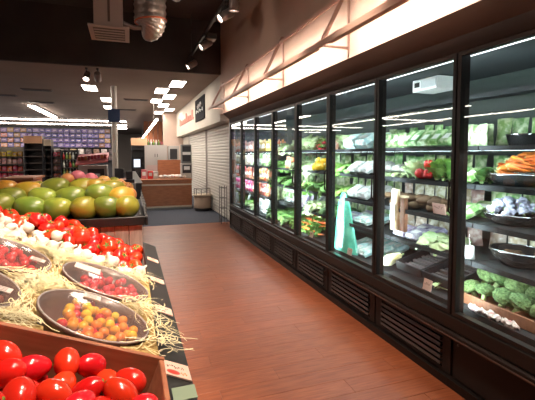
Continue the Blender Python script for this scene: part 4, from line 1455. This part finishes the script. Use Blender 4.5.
# --- fifth door
k = 4
leafy(k, 4, 'pale', 0.04, 0.55, 4, 2)
pouches(k, 4, 'orange', 0.56, 0.95, 4, 2, 0.14)
leafy(k, 3, 'green', 0.30, 0.95, 5, 2)
pouches(k, 3, 'orange', 0.04, 0.28, 2, 2, 0.13)
leafy(k, 2, 'green', 0.04, 0.95, 7, 2)
pouches(k, 1, 'pale', 0.55, 0.95, 4, 2, 0.17)
d = 'tall white tube of produce ' + where(k, 1)
for f in (0.10, 0.21, 0.32, 0.43):
    for r_ in (0, 1):
        o = thing('produce_tube', d, 'package', (2.24 + 0.09 * r_, bay_y(k, f), ZS[1]), None, d)
        place(tube_me, 'tube', o)
        place(tubelab_me, 'label', o)
leafy(k, 0, 'green', 0.04, 0.95, 6, 3, sc=1.1)

# --- sixth to eighth doors: small packs in rows
plan = {5: ['white', 'red', 'orange', 'green', 'yellow'], 6: ['pale', 'magenta', 'red', 'mixed', 'pink'], 7: ['mixed', 'magenta', 'orange', 'pink', 'mixed']}
for k, cols in plan.items():
    for s, cname in enumerate(cols):
        if s == 0:
            if k == 5:
                pouches(k, 0, 'white', 0.05, 0.55, 3, 2, 0.24, 'large white wrapped bag')
                leafy(k, 0, 'pale', 0.55, 0.95, 3, 2)
            elif k == 6:
                leafy(k, 0, 'green', 0.05, 0.5, 3, 3)
                pouches(k, 0, 'white', 0.5, 0.95, 3, 2, 0.22, 'large white wrapped bag')
            else:
                leafy(k, 0, 'dark', 0.05, 0.95, 5, 2)
        else:
            pouches(k, s, cname, 0.04, 0.96, 8, 2, 0.17)

# stock standing deeper on the shelves of the near doors
for k, s, cname, n in ((0, 4, 'green', 7), (0, 3, 'green', 7), (0, 2, 'green', 7), (0, 1, 'mixed', 6), (1, 4, 'green', 8), (1, 3, 'green', 7), (1, 2, 'mixed', 7), (1, 1, 'mixed', 6), (2, 4, 'pale', 7), (2, 3, 'green', 7), (2, 2, 'green', 7), (2, 1, 'pale', 6),
                       (3, 4, 'pale', 7), (3, 3, 'green', 7), (3, 2, 'pale', 7), (3, 1, 'white', 7), (4, 4, 'pale', 7), (4, 3, 'green', 7), (4, 2, 'pale', 7), (4, 1, 'green', 7)):
    pouches(k, s, cname, 0.02, 0.98, n, 1, 0.165, cname + ' pouch standing in the back row', 0.36)
# white control box under the cooler roof
t = thing('cooler_thermostat', 'white control box with dark display under the cooler roof', 'control box', (2.30, 2.54, 2.028))
bx('housing', m_whitecard, 0, 0.22, 0, 0.29, 0, 0.10, t, ch=0.004)
bx('display', m_track, -0.003, 0.0, 0.20, 0.26, 0.035, 0.075, t)
bx('cover', mat('grey_plastic', (0.5, 0.52, 0.52), 0.4), -0.006, 0.0, 0.01, 0.18, 0.02, 0.085, t)

# ================================================================ SHUTTER BAY, SIGNS
m_shut = mat('shutter_white', (0.62, 0.60, 0.55), 0.5)
SX = 2.08
for i, (ya, yb_) in enumerate(((8.30, 11.15), (11.32, 14.7))):
    t = thing('roll_shutter', ['closed white roll shutter next to the cooler end', 'closed white roll shutter further back behind the counter'][i], 'shutter')
    L = yb_ - ya
    sl = MB().add([(SX, 0, 0.002), (SX - 0.014, 0, 0.022), (SX - 0.014, 0, 0.055), (SX, 0, 0.073), (SX, L, 0.002), (SX - 0.014, L, 0.022), (SX - 0.014, L, 0.055), (SX, L, 0.073)],
                  [(0, 1, 5, 4), (1, 2, 6, 5), (2, 3, 7, 6), (3, 0, 4, 7), (3, 2, 1, 0), (4, 5, 6, 7)]).mesh('slat', m_shut)
    for q in range(29):
        place(sl, 'slat', t, (0, ya, 0.02 + q * 0.0752))
    bx('guide', m_grey_wall, SX - 0.03, SX + 0.03, ya - 0.05, ya - 0.002, 0, 2.2, t)
    bx('guide', m_grey_wall, SX - 0.03, SX + 0.03, yb_ + 0.002, yb_ + 0.05, 0, 2.2, t)
struct(bx('wall_right_return', m_white_wall, 2.06, 2.2, 14.76, 16.4, 0, 2.199))
t = thing('hanging_sign', 'black square sign with white lettering on the white bulkhead', 'sign', (FX, 10.65, 2.41))
bx('panel', mat('sign_black', (0.012, 0.012, 0.015), 0.85, spec=0.1), -0.03, 0.0, -0.72, 0.72, 0.0, 0.60, t, ch=0.004)
MB().tube([(-0.032, -0.3 + 0.6 * q / 10, 0.40 + 0.07 * math.sin(q * 1.9)) for q in range(11)], 0.012, 5).build('letter_mark', m_whitecard, t)
for q in range(7):
    yq = 0.52 - q * 0.16
    bx('letter_mark', m_whitecard, -0.034, -0.031, yq - 0.06, yq, 0.22 + 0.03 * (q % 2), 0.31 - 0.02 * (q % 3), t)
m_redsign = mat('sign_red', (0.60, 0.26, 0.21), 0.5)
t = thing('sign_lettering', 'faded red script lettering on the white bulkhead beside the black sign', 'lettering', (FX, 13.6, 2.5))
for q in range(8):
    yq = 1.6 - q * 0.44
    hq = (0.26, 0.16, 0.17, 0.16, 0.30, 0.17, 0.16, 0.28)[q]
    pts_ = [(-0.012, yq, 0.06), (-0.012, yq - 0.04, 0.06 + hq), (-0.012, yq - 0.18, 0.05 + hq * 0.9), (-0.012, yq - 0.22, 0.05), (-0.012, yq - 0.38, 0.08)]
    MB().tube(pts_, 0.022, 5).build('letter', m_redsign, t)

# wire rack at the cooler end
t = thing('wire_rack', 'small grey wire rack standing at the far end of the cooler', 'rack', (1.90, 8.42, 0))
m_wire = mat('grey_wire', (0.09, 0.085, 0.08), 0.5)
for (a, b_) in ((-0.06, -0.10), (0.06, -0.10), (-0.06, 0.10), (0.06, 0.10)):
    MB().tube([(a, b_, 0), (a, b_, 0.82)], 0.008, 6).build('post', m_wire, t)
for z_ in (0.12, 0.34, 0.56, 0.78):
    s_ = MB()
    for q in range(5):
        s_.tube([(-0.06 + q * 0.03, -0.10, z_), (-0.06 + q * 0.03, 0.10, z_)], 0.004, 5)
    s_.tube([(-0.06, -0.10, z_), (0.06, -0.10, z_)], 0.006, 5).tube([(-0.06, 0.10, z_), (0.06, 0.10, z_)], 0.006, 5)
    s_.build('shelf', m_wire, t)

# ================================================================ COUNTER AND WHAT STANDS BEHIND IT
m_cwood = mat('counter_wood', (0.44, 0.165, 0.072), 0.45, col2=(0.34, 0.12, 0.052), nscale=3, stretch=(2, 2, 9))
m_cream = mat('cream_trim', (0.66, 0.55, 0.42), 0.5)
m_greym = mat('grey_cabinet', (0.46, 0.44, 0.42), 0.5)
m_dark = mat('dark_plastic', (0.03, 0.03, 0.035), 0.4)
m_screen = lamp_mat('screen_glow', (0.85, 0.92, 1.0), 1.2)
ct = thing('service_counter', 'brown wood service counter with cream trim beyond the aisle', 'counter', (0, 11.0, 0))
bx('front_panel', m_cwood, -0.30, 1.60, 0.0, 0.03, 0.10, 0.66, ct)
bx('upper_panel', m_cwood, -0.30, 1.60, 0.0, 0.03, 0.70, 0.80, ct)
bx('trim_band', m_cream, -0.30, 1.60, -0.015, 0.03, 0.661, 0.699, ct)
bx('base_strip', m_cream, -0.30, 1.60, -0.01, 0.03, 0.055, 0.099, ct)
bx('kick_plate', m_greym, -0.30, 1.60, 0.03, 0.06, 0.0, 0.055, ct)
bx('body', m_cwood, -0.28, 1.58, 0.031, 0.85, 0.056, 0.80, ct)
bx('top', m_cwood, -0.32, 1.62, -0.02, 0.88, 0.801, 0.83, ct, ch=0.006)
rc = thing('curved_counter', 'cream curved counter end with metal top rail by the shutter', 'counter', (1.82, 10.55, 0))
m_curve = mat('curved_front', (0.42, 0.30, 0.22), 0.5)
MB().lathe([(0.23, 0.08), (0.23, 0.40), (0, 0.40)], 28).build('body', m_curve, rc)
MB().lathe([(0.20, 0), (0.20, 0.08)], 28).build('kick', m_dark, rc)
MB().lathe([(0, 0.44), (0.25, 0.44), (0.25, 0.401), (0, 0.401)], 28).build('top', m_cream, rc)
for q in range(5):
    a = PI + q * PI / 5
    MB().tube([(0.22 * math.cos(a), 0.22 * math.sin(a), 0.44), (0.22 * math.cos(a), 0.22 * math.sin(a), 0.60)], 0.008, 6).build('rail_post', m_wire, rc)
MB().tube([(0.22 * math.cos(a), 0.22 * math.sin(a), 0.60) for a in [PI + q * PI * 0.8 / 10 for q in range(11)]], 0.010, 6).build('rail', m_wire, rc)
# white bags of bread on the counter
m_bread = mat('bread_bag', (0.74, 0.70, 0.64), 0.5, var=0.1, col2=(0.60, 0.54, 0.46), nscale=8)
bread_me = MB().ball((0.09, 0.07, 0.055), 14, 9, lambda v: v * (1 + 0.12 * mnoise.noise(v * 18))).mesh('bag', m_bread)
for q in range(8):
    o = place(bread_me, 'bread_bag', None, (0.80 + q * 0.105, 11.25 + 0.10 * (q % 2), 0.885), (0, 0, random.uniform(0, 3)), random.uniform(0.85, 1.1))
    tag(o, 'white bagged loaf in the row on the service counter', 'bread', 'bagged loaves on the counter')
    MB().box(-0.012, 0.012, 0.055, 0.085, 0.0, 0.02).build('tie', m_redink, o)
# kiosk with two screens
ks = thing('payment_kiosk', 'tall grey kiosk with two stacked machines at the right end of the counter', 'kiosk', (1.50, 11.30, 0.831))
bx('lower_box', m_greym, -0.15, 0.15, -0.08, 0.20, 0, 0.42, ks, ch=0.01)
bx('lower_screen', m_dark, -0.12, 0.12, -0.088, -0.0805, 0.15, 0.38, ks)
bx('receipt_tray', m_whitecard, -0.08, 0.08, -0.10, -0.0885, 0.24, 0.34, ks)
bx('upper_box', mat('kiosk_dark', (0.16, 0.17, 0.16), 0.4), -0.14, 0.14, -0.06, 0.18, 0.421, 0.95, ks, ch=0.01)
bx('upper_window', m_dark, -0.11, 0.11, -0.068, -0.0605, 0.48, 0.90, ks)
bx('upper_shelf', m_whitecard, -0.11, 0.11, -0.085, -0.0685, 0.66, 0.74, ks)
# brown back panel and grey cabinets
pn = thing('counter_screen', 'brown wood privacy panel standing behind the bagged loaves', 'panel', (1.16, 12.0, 0))
bx('board', m_cwood, -0.40, 0.32, 0, 0.04, 0.02, 1.34, pn, ch=0.004)
for xx in (-0.36, 0.24):
    bx('foot', m_dark, xx, xx + 0.05, -0.12, 0.16, 0, 0.0195, pn)
cb2 = thing('storage_cabinet', 'pale grey two-door cabinet behind the counter', 'cabinet', (0.79, 13.1, 0))
bx('body', m_greym, -0.34, 0.34, 0.0, 0.40, 0.0, 1.80, cb2)
for s_ in (-1, 1):
    d_ = bx('door', m_greym, min(s_ * 0.005, s_ * 0.33), max(s_ * 0.005, s_ * 0.33), -0.02, -0.0005, 1.20, 1.78, cb2)
    bx('handle', m_dark, s_ * 0.04 - 0.008, s_ * 0.04 + 0.008, -0.035, -0.0205, 1.42, 1.52, d_)
bx('lower_panel', mat('pink_panel', (0.55, 0.40, 0.38), 0.5), -0.30, 0.20, -0.02, -0.0005, 0.75, 1.16, cb2)
ov = thing('oven_unit', 'grey steel oven unit beside the pale cabinet', 'oven', (1.34, 13.0, 0))
bx('body', m_greym, -0.17, 0.17, 0, 0.4, 0, 1.78, ov, ch=0.01)
bx('glass_door', m_dark, -0.13, 0.10, -0.02, -0.0005, 1.35, 1.68, ov)
bx('handle', m_wire, -0.10, 0.08, -0.05, -0.0205, 1.31, 1.335, ov)
mo = thing('monitor', 'small bright white monitor at the left end of the counter', 'monitor', (0.18, 11.5, 0.831))
bx('stand', m_dark, -0.05, 0.05, -0.04, 0.06, 0, 0.30, mo)
bx('casing', m_dark, -0.10, 0.10, -0.02, 0.02, 0.3005, 0.56, mo)
bx('screen', m_screen, -0.085, 0.085, -0.024, -0.0205, 0.32, 0.54, mo)
# clutter left of the counter: red flower box, dark registers, grey hood
for q, (x_, c_, h_, lb) in enumerate(((0.35, m_pinklabel, 0.26, 'pink carton standing on the left part of the counter'), (0.52, m_redink, 0.22, 'red carton beside the pink one on the counter'), (0.66, m_greym, 0.20, 'grey tin on the counter left of the loaves'))):
    t = thing('carton', lb, 'carton', (x_, 11.35, 0.831))
    bx('body', c_, -0.07, 0.07, -0.06, 0.06, 0, h_, t, ch=0.006)
    bx('label', m_whitecard, -0.045, 0.045, -0.064, -0.0605, h_ * 0.35, h_ * 0.75, t)
rg = thing('checkout_register', 'dark checkout terminal on a grey stand behind the mangoes', 'register', (-0.13, 9.9, 0))
bx('stand', m_greym, -0.25, 0.25, 0, 0.4, 0, 0.82, rg)
bx('scanner', m_dark, -0.22, 0.22, 0.02, 0.3, 0.8205, 0.90, rg, ch=0.008)
bx('screen', m_dark, -0.22, -0.02, 0.10, 0.13, 0.93, 1.17, rg)
bx('screen_arm', m_dark, -0.13, -0.11, 0.11, 0.125, 0.9005, 0.93, rg)
bx('keypad', m_dark, 0.03, 0.18, 0.10, 0.16, 0.901, 1.10, rg)
hd = thing('paper_hood', 'white sloping hood between the registers and the counter', 'hood', (0.06, 10.3, 0))
MB().add([(-0.22, -0.1, 0.80), (0.22, -0.1, 0.80), (0.22, 0.2, 0.80), (-0.22, 0.2, 0.80), (-0.08, -0.02, 1.08), (0.06, -0.02, 1.08), (0.06, 0.14, 1.08), (-0.08, 0.14, 1.08)],
         [(3, 2, 1, 0), (0, 1, 5, 4), (1, 2, 6, 5), (2, 3, 7, 6), (3, 0, 4, 7), (4, 5, 6, 7)]).build('cover', m_whitecard, hd)
bx('stand', m_dark, -0.2, 0.2, -0.08, 0.18, 0, 0.7995, hd)
dp_ = thing('dark_display', 'dark shelf unit with orange header right of the post', 'shelf unit', (0.30, 14.2, 0))
bx('back', m_dark, -0.24, 0.24, 0.2, 0.24, 0, 2.0, dp_)
bx('side', m_dark, -0.26, -0.24, -0.1, 0.24, 0, 1.8, dp_)
bx('side', m_dark, 0.24, 0.26, -0.1, 0.24, 0, 1.8, dp_)
for z_ in (0.9, 1.15, 1.4, 1.65):
    bx('shelf', m_shelf, -0.239, 0.239, -0.1, 0.199, z_, z_ + 0.02, dp_)
m_orange_sign = mat('orange_header', (0.85, 0.48, 0.28), 0.5)
bx('header', m_orange_sign, -0.26, 0.26, -0.12, -0.08, 1.81, 2.06, dp_)
d2 = thing('bottle_cabinet', 'dark cabinet of bottles right of the orange header shelf', 'cabinet', (0.82, 15.0, 0))
bx('body', m_dark, -0.25, 0.25, 0.1, 0.4, 0, 1.95, d2)
for r_ in range(5):
    bx('shelf', m_shelf, -0.25, 0.25, -0.05, 0.0995, 0.85 + r_ * 0.24, 0.87 + r_ * 0.24, d2)
bot_me = MB().lathe([(0, 0), (0.035, 0), (0.035, 0.11), (0.014, 0.15), (0.014, 0.19), (0, 0.19)], 10)
bot_mes = [bot_me.mesh('bottle', mat('bottle_' + n_, c_, 0.25, var=0.3)) for n_, c_ in (('green', (0.20, 0.30, 0.08)), ('amber', (0.45, 0.30, 0.08)), ('white', (0.6, 0.6, 0.55)), ('dark', (0.08, 0.06, 0.06)), ('red', (0.45, 0.05, 0.05)))]
bcap_me = MB().lathe([(0.016, 0.19), (0.016, 0.21), (0, 0.21)], 8).mesh('cap', m_whitecard)
for r_ in range(5):
    for q in range(5):
        o = place(bot_mes[(q * 2 + r_) % 4], 'bottle', None, (0.64 + q * 0.09, 15.03, 0.8705 + r_ * 0.24))
        tag(o, 'small bottle in the dark cabinet behind the counter', 'bottle', 'bottles in the dark cabinet')
        place(bcap_me, 'cap', o)

# post with blue box
po = thing('support_post', 'slim white ceiling post with a dark blue sign box', 'post', (-0.345, 10.33, 0))
MB().tube([(0, 0, 0.06), (0, 0, 3.149)], 0.068, 16).build('shaft', mat('post_white', (0.78, 0.72, 0.64), 0.5), po)
MB().lathe([(0.09, 0), (0.09, 0.05), (0.069, 0.06)], 16).build('foot', m_greym, po)
bx('sign_box', mat('sign_navy', (0.025, 0.045, 0.12), 0.4), -0.135, 0.135, -0.12, -0.069, 2.28, 2.59, po, ch=0.006)
bx('call_box', m_whitecard, -0.03, 0.03, -0.10, -0.069, 1.55, 1.85, po)
# ================================================================ FAR SHELVES
prod_mes = {}


def prod(nm, c_, w, d, h):
    if nm not in prod_mes:
        prod_mes[nm] = (MB().box(-w / 2, w / 2, 0, d, 0, h, ch=0.012).mesh('carton', mat('far_' + nm, tuple(0.7 * q for q in c_), 0.45, var=0.35, hue=0.03, col2=tuple(min(1, 0.85 * q + 0.10) for q in c_), nscale=11, contrast=(0.42, 0.62))), MB().box(-w * 0.25, w * 0.25, -0.004, -0.0005, h * 0.4, h * 0.65).mesh('label', mat('muted_label', (0.42, 0.34, 0.40), 0.5)))
    return prod_mes[nm]


def gondola(name, label, x0, x1, Y, zs, top, body, header=None, hh=0.2):
    t = thing(name, label, 'shelf unit', ((x0 + x1) / 2, Y, 0))
    w = (x1 - x0) / 2
    bx('back', body, -w, w, 0.30, 0.34, 0, top, t)
    bx('side', body, -w - 0.02, -w, -0.06, 0.34, 0, top, t)
    bx('side', body, w, w + 0.02, -0.06, 0.34, 0, top, t)
    for z_ in zs:
        s_ = bx('shelf', m_shelf, -w, w, -0.05, 0.2995, z_ - 0.02, z_, t)
        bx('edge', mat('shelf_edge', (0.13, 0.10, 0.09), 0.5), -w, w, -0.06, -0.0505, z_ - 0.02, z_ + 0.002, s_)
    if header is not None:
        bx('header', header, -w - 0.02, w + 0.02, -0.10, -0.0605, top - hh, top, t)
    return t


def fill(x0, x1, Y, zs, kinds, label, cat, w=0.12, h=0.17):
    n_ = int((x1 - x0) / w)
    for r_, z_ in enumerate(zs):
        nm, c_ = kinds[r_ % len(kinds)]
        a, l_ = prod(nm, c_, w * 0.92, 0.16, h)
        for q in range(n_):
            o = place(a, 'carton', None, (x0 + (q + 0.5) * (x1 - x0) / n_, Y + 0.0, z_ + 0.0005), None, (1, 1, random.uniform(0.8, 1.05)))
            tag(o, '%s %s' % (nm.replace('_', ' '), label), cat, '%s %s' % (nm.replace('_', ' '), label))
            place(l_, 'label', o)


ZF = [0.78, 1.0, 1.22, 1.44]
gondola('snack_shelf', 'far left shelf unit with yellow packets over red cartons', -3.75, -3.0, 13.55, ZF, 1.72, m_greym)
fill(-3.72, -3.03, 13.55, ZF, (('red_soda_carton', (0.60, 0.03, 0.02)), ('red_cartons', (0.62, 0.05, 0.03)), ('pinkish_packets', (0.66, 0.35, 0.30)), ('yellow_packets', (0.75, 0.55, 0.05))), 'on the far left shelf unit', 'carton')
gondola('black_shelf', 'empty black shelf unit with a wide orange header', -2.94, -2.50, 13.5, [0.85, 1.05, 1.25, 1.45, 1.65], 2.05, m_dark, m_orange_sign, 0.22)
gondola('black_shelf', 'narrow empty black shelf unit with cream header', -2.44, -2.28, 13.6, [0.85, 1.05, 1.25, 1.45, 1.65], 1.96, m_dark, m_cream, 0.20)
gondola('snack_shelf', 'narrow shelf unit of pinkish red packets beside the black shelves', -2.26, -2.02, 13.7, ZF, 1.66, m_greym)
fill(-2.25, -2.03, 13.7, ZF, (('red_packets', (0.60, 0.06, 0.07)), ('pink_packets', (0.70, 0.28, 0.26)), ('pale_red_packets', (0.66, 0.40, 0.36)), ('red_packets', (0.60, 0.06, 0.07))), 'on the narrow shelf unit', 'packet', 0.10, 0.16)
gondola('bottle_rack', 'dark rack of bottles behind the mangoes', -2.00, -1.54, 13.6, [0.85, 1.10, 1.35], 1.64, m_dark)
for r_, z_ in enumerate((0.85, 1.10, 1.35)):
    for q in range(5):
        o = place(bot_mes[(q + 2 * r_) % 5], 'bottle', None, (-1.94 + q * 0.088, 13.62, z_ + 0.0005))
        tag(o, 'bottle on the dark rack behind the mangoes', 'bottle', 'bottles on the dark rack')
        place(bcap_me, 'cap', o)
# promotional stand with red tray and a dark screen
ps = thing('promo_stand', 'white promotional stand with sloping red top and dark screen', 'display stand', (-0.72, 9.0, 0))
bx('column', m_greym, -0.30, 0.26, 0.0, 0.40, 0, 1.27, ps)
MB().add([(-0.34, -0.10, 1.275), (0.28, -0.10, 1.34), (0.28, 0.45, 1.50), (-0.34, 0.45, 1.44), (-0.34, -0.10, 1.30), (0.28, -0.10, 1.37), (0.28, 0.45, 1.55), (-0.34, 0.45, 1.49)],
         [(3, 2, 1, 0), (4, 5, 6, 7), (0, 1, 5, 4), (1, 2, 6, 5), (2, 3, 7, 6), (3, 0, 4, 7)]).build('tray', m_pinklabel, ps)
for q in range(9):
    bx('red_pack', mat('promo_red', (0.42, 0.07, 0.05), 0.5, var=0.4, hue=0.03), -0.30 + 0.062 * q, -0.25 + 0.062 * q, -0.02, 0.14, 1.37 + q * 0.007, 1.45 + q * 0.007, ps)
bx('screen', m_dark, -0.12, 0.20, -0.02, -0.0005, 0.92, 1.20, ps)
bx('leaflet', mat('leaflet', (0.45, 0.52, 0.58), 0.5), -0.06, 0.12, -0.03, -0.0205, 0.96, 1.10, ps)
# orange crate at the far left behind the mangoes
oc = thing('fruit_crate', 'reddish orange box rim behind the mangoes at the left', 'box', (at(17, 184, 'y', 4.4).x, 4.4, 0))
bx('stand', m_trim, -0.15, 0.15, 0.05, 0.6, 0, 1.05, oc)
bx('body', mat('orange_box', (0.55, 0.17, 0.09), 0.5), -0.125, 0.125, 0.0, 0.5, 1.0505, 1.25, oc, ch=0.01)
bx('rim', mat('orange_rim', (0.62, 0.25, 0.14), 0.5), -0.145, 0.145, -0.03, 0.53, 1.2505, 1.275, oc)
# wire guard along the right end of the fruit table
for q in range(4):
    MB().tube([(0.094, 2.80, 1.09 + 0.022 * q), (0.094, 4.0, 1.09 + 0.022 * q)], 0.0025, 5).build('guard_wire', m_wire, mt)
for q in range(7):
    MB().tube([(0.097, 2.80 + 0.2 * q, 1.09), (0.097, 2.80 + 0.2 * q, 1.165)], 0.003, 5).build('guard_post', m_wire, mt)

# wall of purple packets
pw = thing('snack_rack', 'high wall rack across the back of the store', 'wall rack', (0, 24.4, 0))
bx('back', m_dark, -7.4, -0.9, 0.36, 0.42, 0, 3.1, pw)
ZP = [1.90, 2.17, 2.44, 2.71]
for z_ in ZP:
    bx('shelf', m_dark, -7.4, -0.9, 0.0, 0.3595, z_ - 0.03, z_, pw)
for q in range(21):
    for r_, z_ in enumerate(ZP):
        X = -7.2 + q * 0.3
        c_ = 'purple' if -5.3 < X < -1.6 else ('amber' if (q + r_) % 2 else 'violet')
        if c_ == 'purple' and (q * 3 + r_) % 9 == 0:
            c_ = 'violet'
        a, l_ = prod('wall_' + c_, dict(purple=(0.085, 0.06, 0.25), violet=(0.20, 0.15, 0.34), amber=(0.42, 0.20, 0.11))[c_], 0.285, 0.22, 0.235)
        o = place(a, 'snack_packet', None, (X, 24.45, z_ + 0.0005), None, (1, 1, random.uniform(0.88, 1.0)))
        tag(o, '%s packet on the high rack across the back wall' % c_, 'packet', '%s packets on the back wall rack' % c_)
        place(l_, 'label', o)
# lower part of that rack
for q in range(16):
    a, l_ = prod(('dark_jar', 'tan_jar', 'white_jar')[q % 3], ((0.08, 0.05, 0.05), (0.40, 0.26, 0.14), (0.6, 0.55, 0.5))[q % 3], 0.30, 0.2, 0.28)
    for z_ in (1.15, 1.50):
        o = place(a, 'carton', None, (-7.0 + q * 0.4, 24.45, z_ + 0.0305))
        tag(o, '%s coloured carton on lower shelves of the back wall rack' % ('dark', 'tan', 'white')[q % 3], 'carton', 'cartons low on the back wall rack ' + str(q % 3))
for z_ in (1.15, 1.50):
    bx('shelf', m_dark, -7.4, -0.9, 0.0, 0.3595, z_, z_ + 0.03, pw)
# brown boards on the far right wall
bp_ = thing('brown_paneling', 'brown vertical wall boards beyond the bulkhead lettering', 'wall panel', (0.95, 20.0, 0))
for q in range(4):
    bx('board', m_cwood, -0.30 + q * 0.22, -0.10 + q * 0.22, 0, 0.05, 0.4, 3.10, bp_)
bx('shelf_board', m_pinklabel, -0.3, 0.75, -0.2, -0.0005, 2.0, 2.12, bp_)

# ================================================================ CEILING LIGHTS OF THE STORE
def panel(x, y, label, w=0.30, l=0.80):
    t = thing('ceiling_light', label, 'ceiling light', (x, y, 3.149), group='recessed ceiling panels')
    bx('frame', m_greym, -w / 2 - 0.02, w / 2 + 0.02, -l / 2 - 0.02, l / 2 + 0.02, -0.012, 0.0, t)
    bx('diffuser', m_panel, -w / 2, w / 2, -l / 2, l / 2, -0.018, -0.0125, t)


names_p = ['nearest of the bright ceiling panels in front of the bulkhead', 'second ceiling panel from the front, left of the row', 'third ceiling panel from the front, right of the row', 'fourth ceiling panel from the front, left of the row',
           'fifth ceiling panel of the group before the bulkhead', 'small ceiling panel nearest the bulkhead lettering', 'farthest ceiling panel of the group before the bulkhead',
           'bright ceiling panel left of the white post', 'ceiling panel just left of the post above the blue box', 'small far ceiling panel behind the post']
for (x, y), lb in zip(((1.075, 9.5), (0.80, 10.635), (1.078, 11.636), (0.795, 12.663), (1.088, 13.76), (1.394, 14.99), (1.092, 16.12), (-0.906, 10.743), (-0.621, 12.875), (-0.66, 14.9)), names_p):
    panel(x, y, lb)


def strip(p0, p1, label, m_, z_top=3.149, r=0.05):
    a, b_ = Vector(p0), Vector(p1)
    t = thing('strip_light', label, 'strip light', a)
    d = b_ - a
    n = Vector((-d.y, d.x, 0)).normalized() * r
    q = lambda o, s_, z_: o + n * s_ + Vector((0, 0, z_))
    for nm, z0, z1, mm, k_ in (('housing', 0.03, 0.07, m_greym, 1.15), ('tube', 0.0, 0.0295, m_, 1.0)):
        vs = [q(Vector((0, 0, 0)), -k_, z0), q(Vector((0, 0, 0)), k_, z0), q(d, k_, z0), q(d, -k_, z0), q(Vector((0, 0, 0)), -k_, z1), q(Vector((0, 0, 0)), k_, z1), q(d, k_, z1), q(d, -k_, z1)]
        MB().add(vs, [(0, 1, 2, 3), (7, 6, 5, 4), (0, 4, 5, 1), (1, 5, 6, 2), (2, 6, 7, 3), (3, 7, 4, 0)]).build(nm, mm, t)
    if z_top - a.z > 0.12:
        for u in (0.1, 0.9):
            p = d * u
            bx('hanger', m_greym, p.x - 0.006, p.x + 0.006, p.y - 0.006, p.y + 0.006, 0.0705, z_top - a.z, t)
    return t


strip((-9.0, 20.3, 3.06), (-0.15, 20.3, 3.06), 'first long white strip light across the far ceiling', m_farstrip, r=0.09)
strip((-9.0, 22.7, 3.04), (-0.15, 22.7, 3.04), 'second long white strip light across the far ceiling', m_farstrip, r=0.10)
strip((-9.0, 25.6, 3.06), (-0.15, 25.6, 3.06), 'third long white strip light, just above the purple packets', m_farstrip, r=0.11)
strip((-3.0, 14.7, 3.06), (-3.0, 19.0, 3.06), 'short diagonal-looking strip light above the black shelves', m_strip, r=0.085)
strip((0.70, 11.1, 2.42), (0.70, 25.0, 2.42), 'long hanging strip light above the service counter', m_strip, r=0.028)
strip((-6.5, 10.0, 3.06), (-6.5, 20.0, 3.06), 'strip light along the left aisles, nearer row', m_strip, r=0.07)
strip((-9.4, 9.0, 3.06), (-9.4, 19.0, 3.06), 'strip light along the left aisles, farther row', m_strip, r=0.07)
strip((-10.0, 15.0, 3.06), (-6.7, 15.0, 3.06), 'crosswise strip light over the left aisles', m_strip, r=0.07)
strip((-6.0, -1.0, 3.06), (-6.0, 7.0, 3.06), 'strip light left of the black ceiling', m_strip, r=0.07)
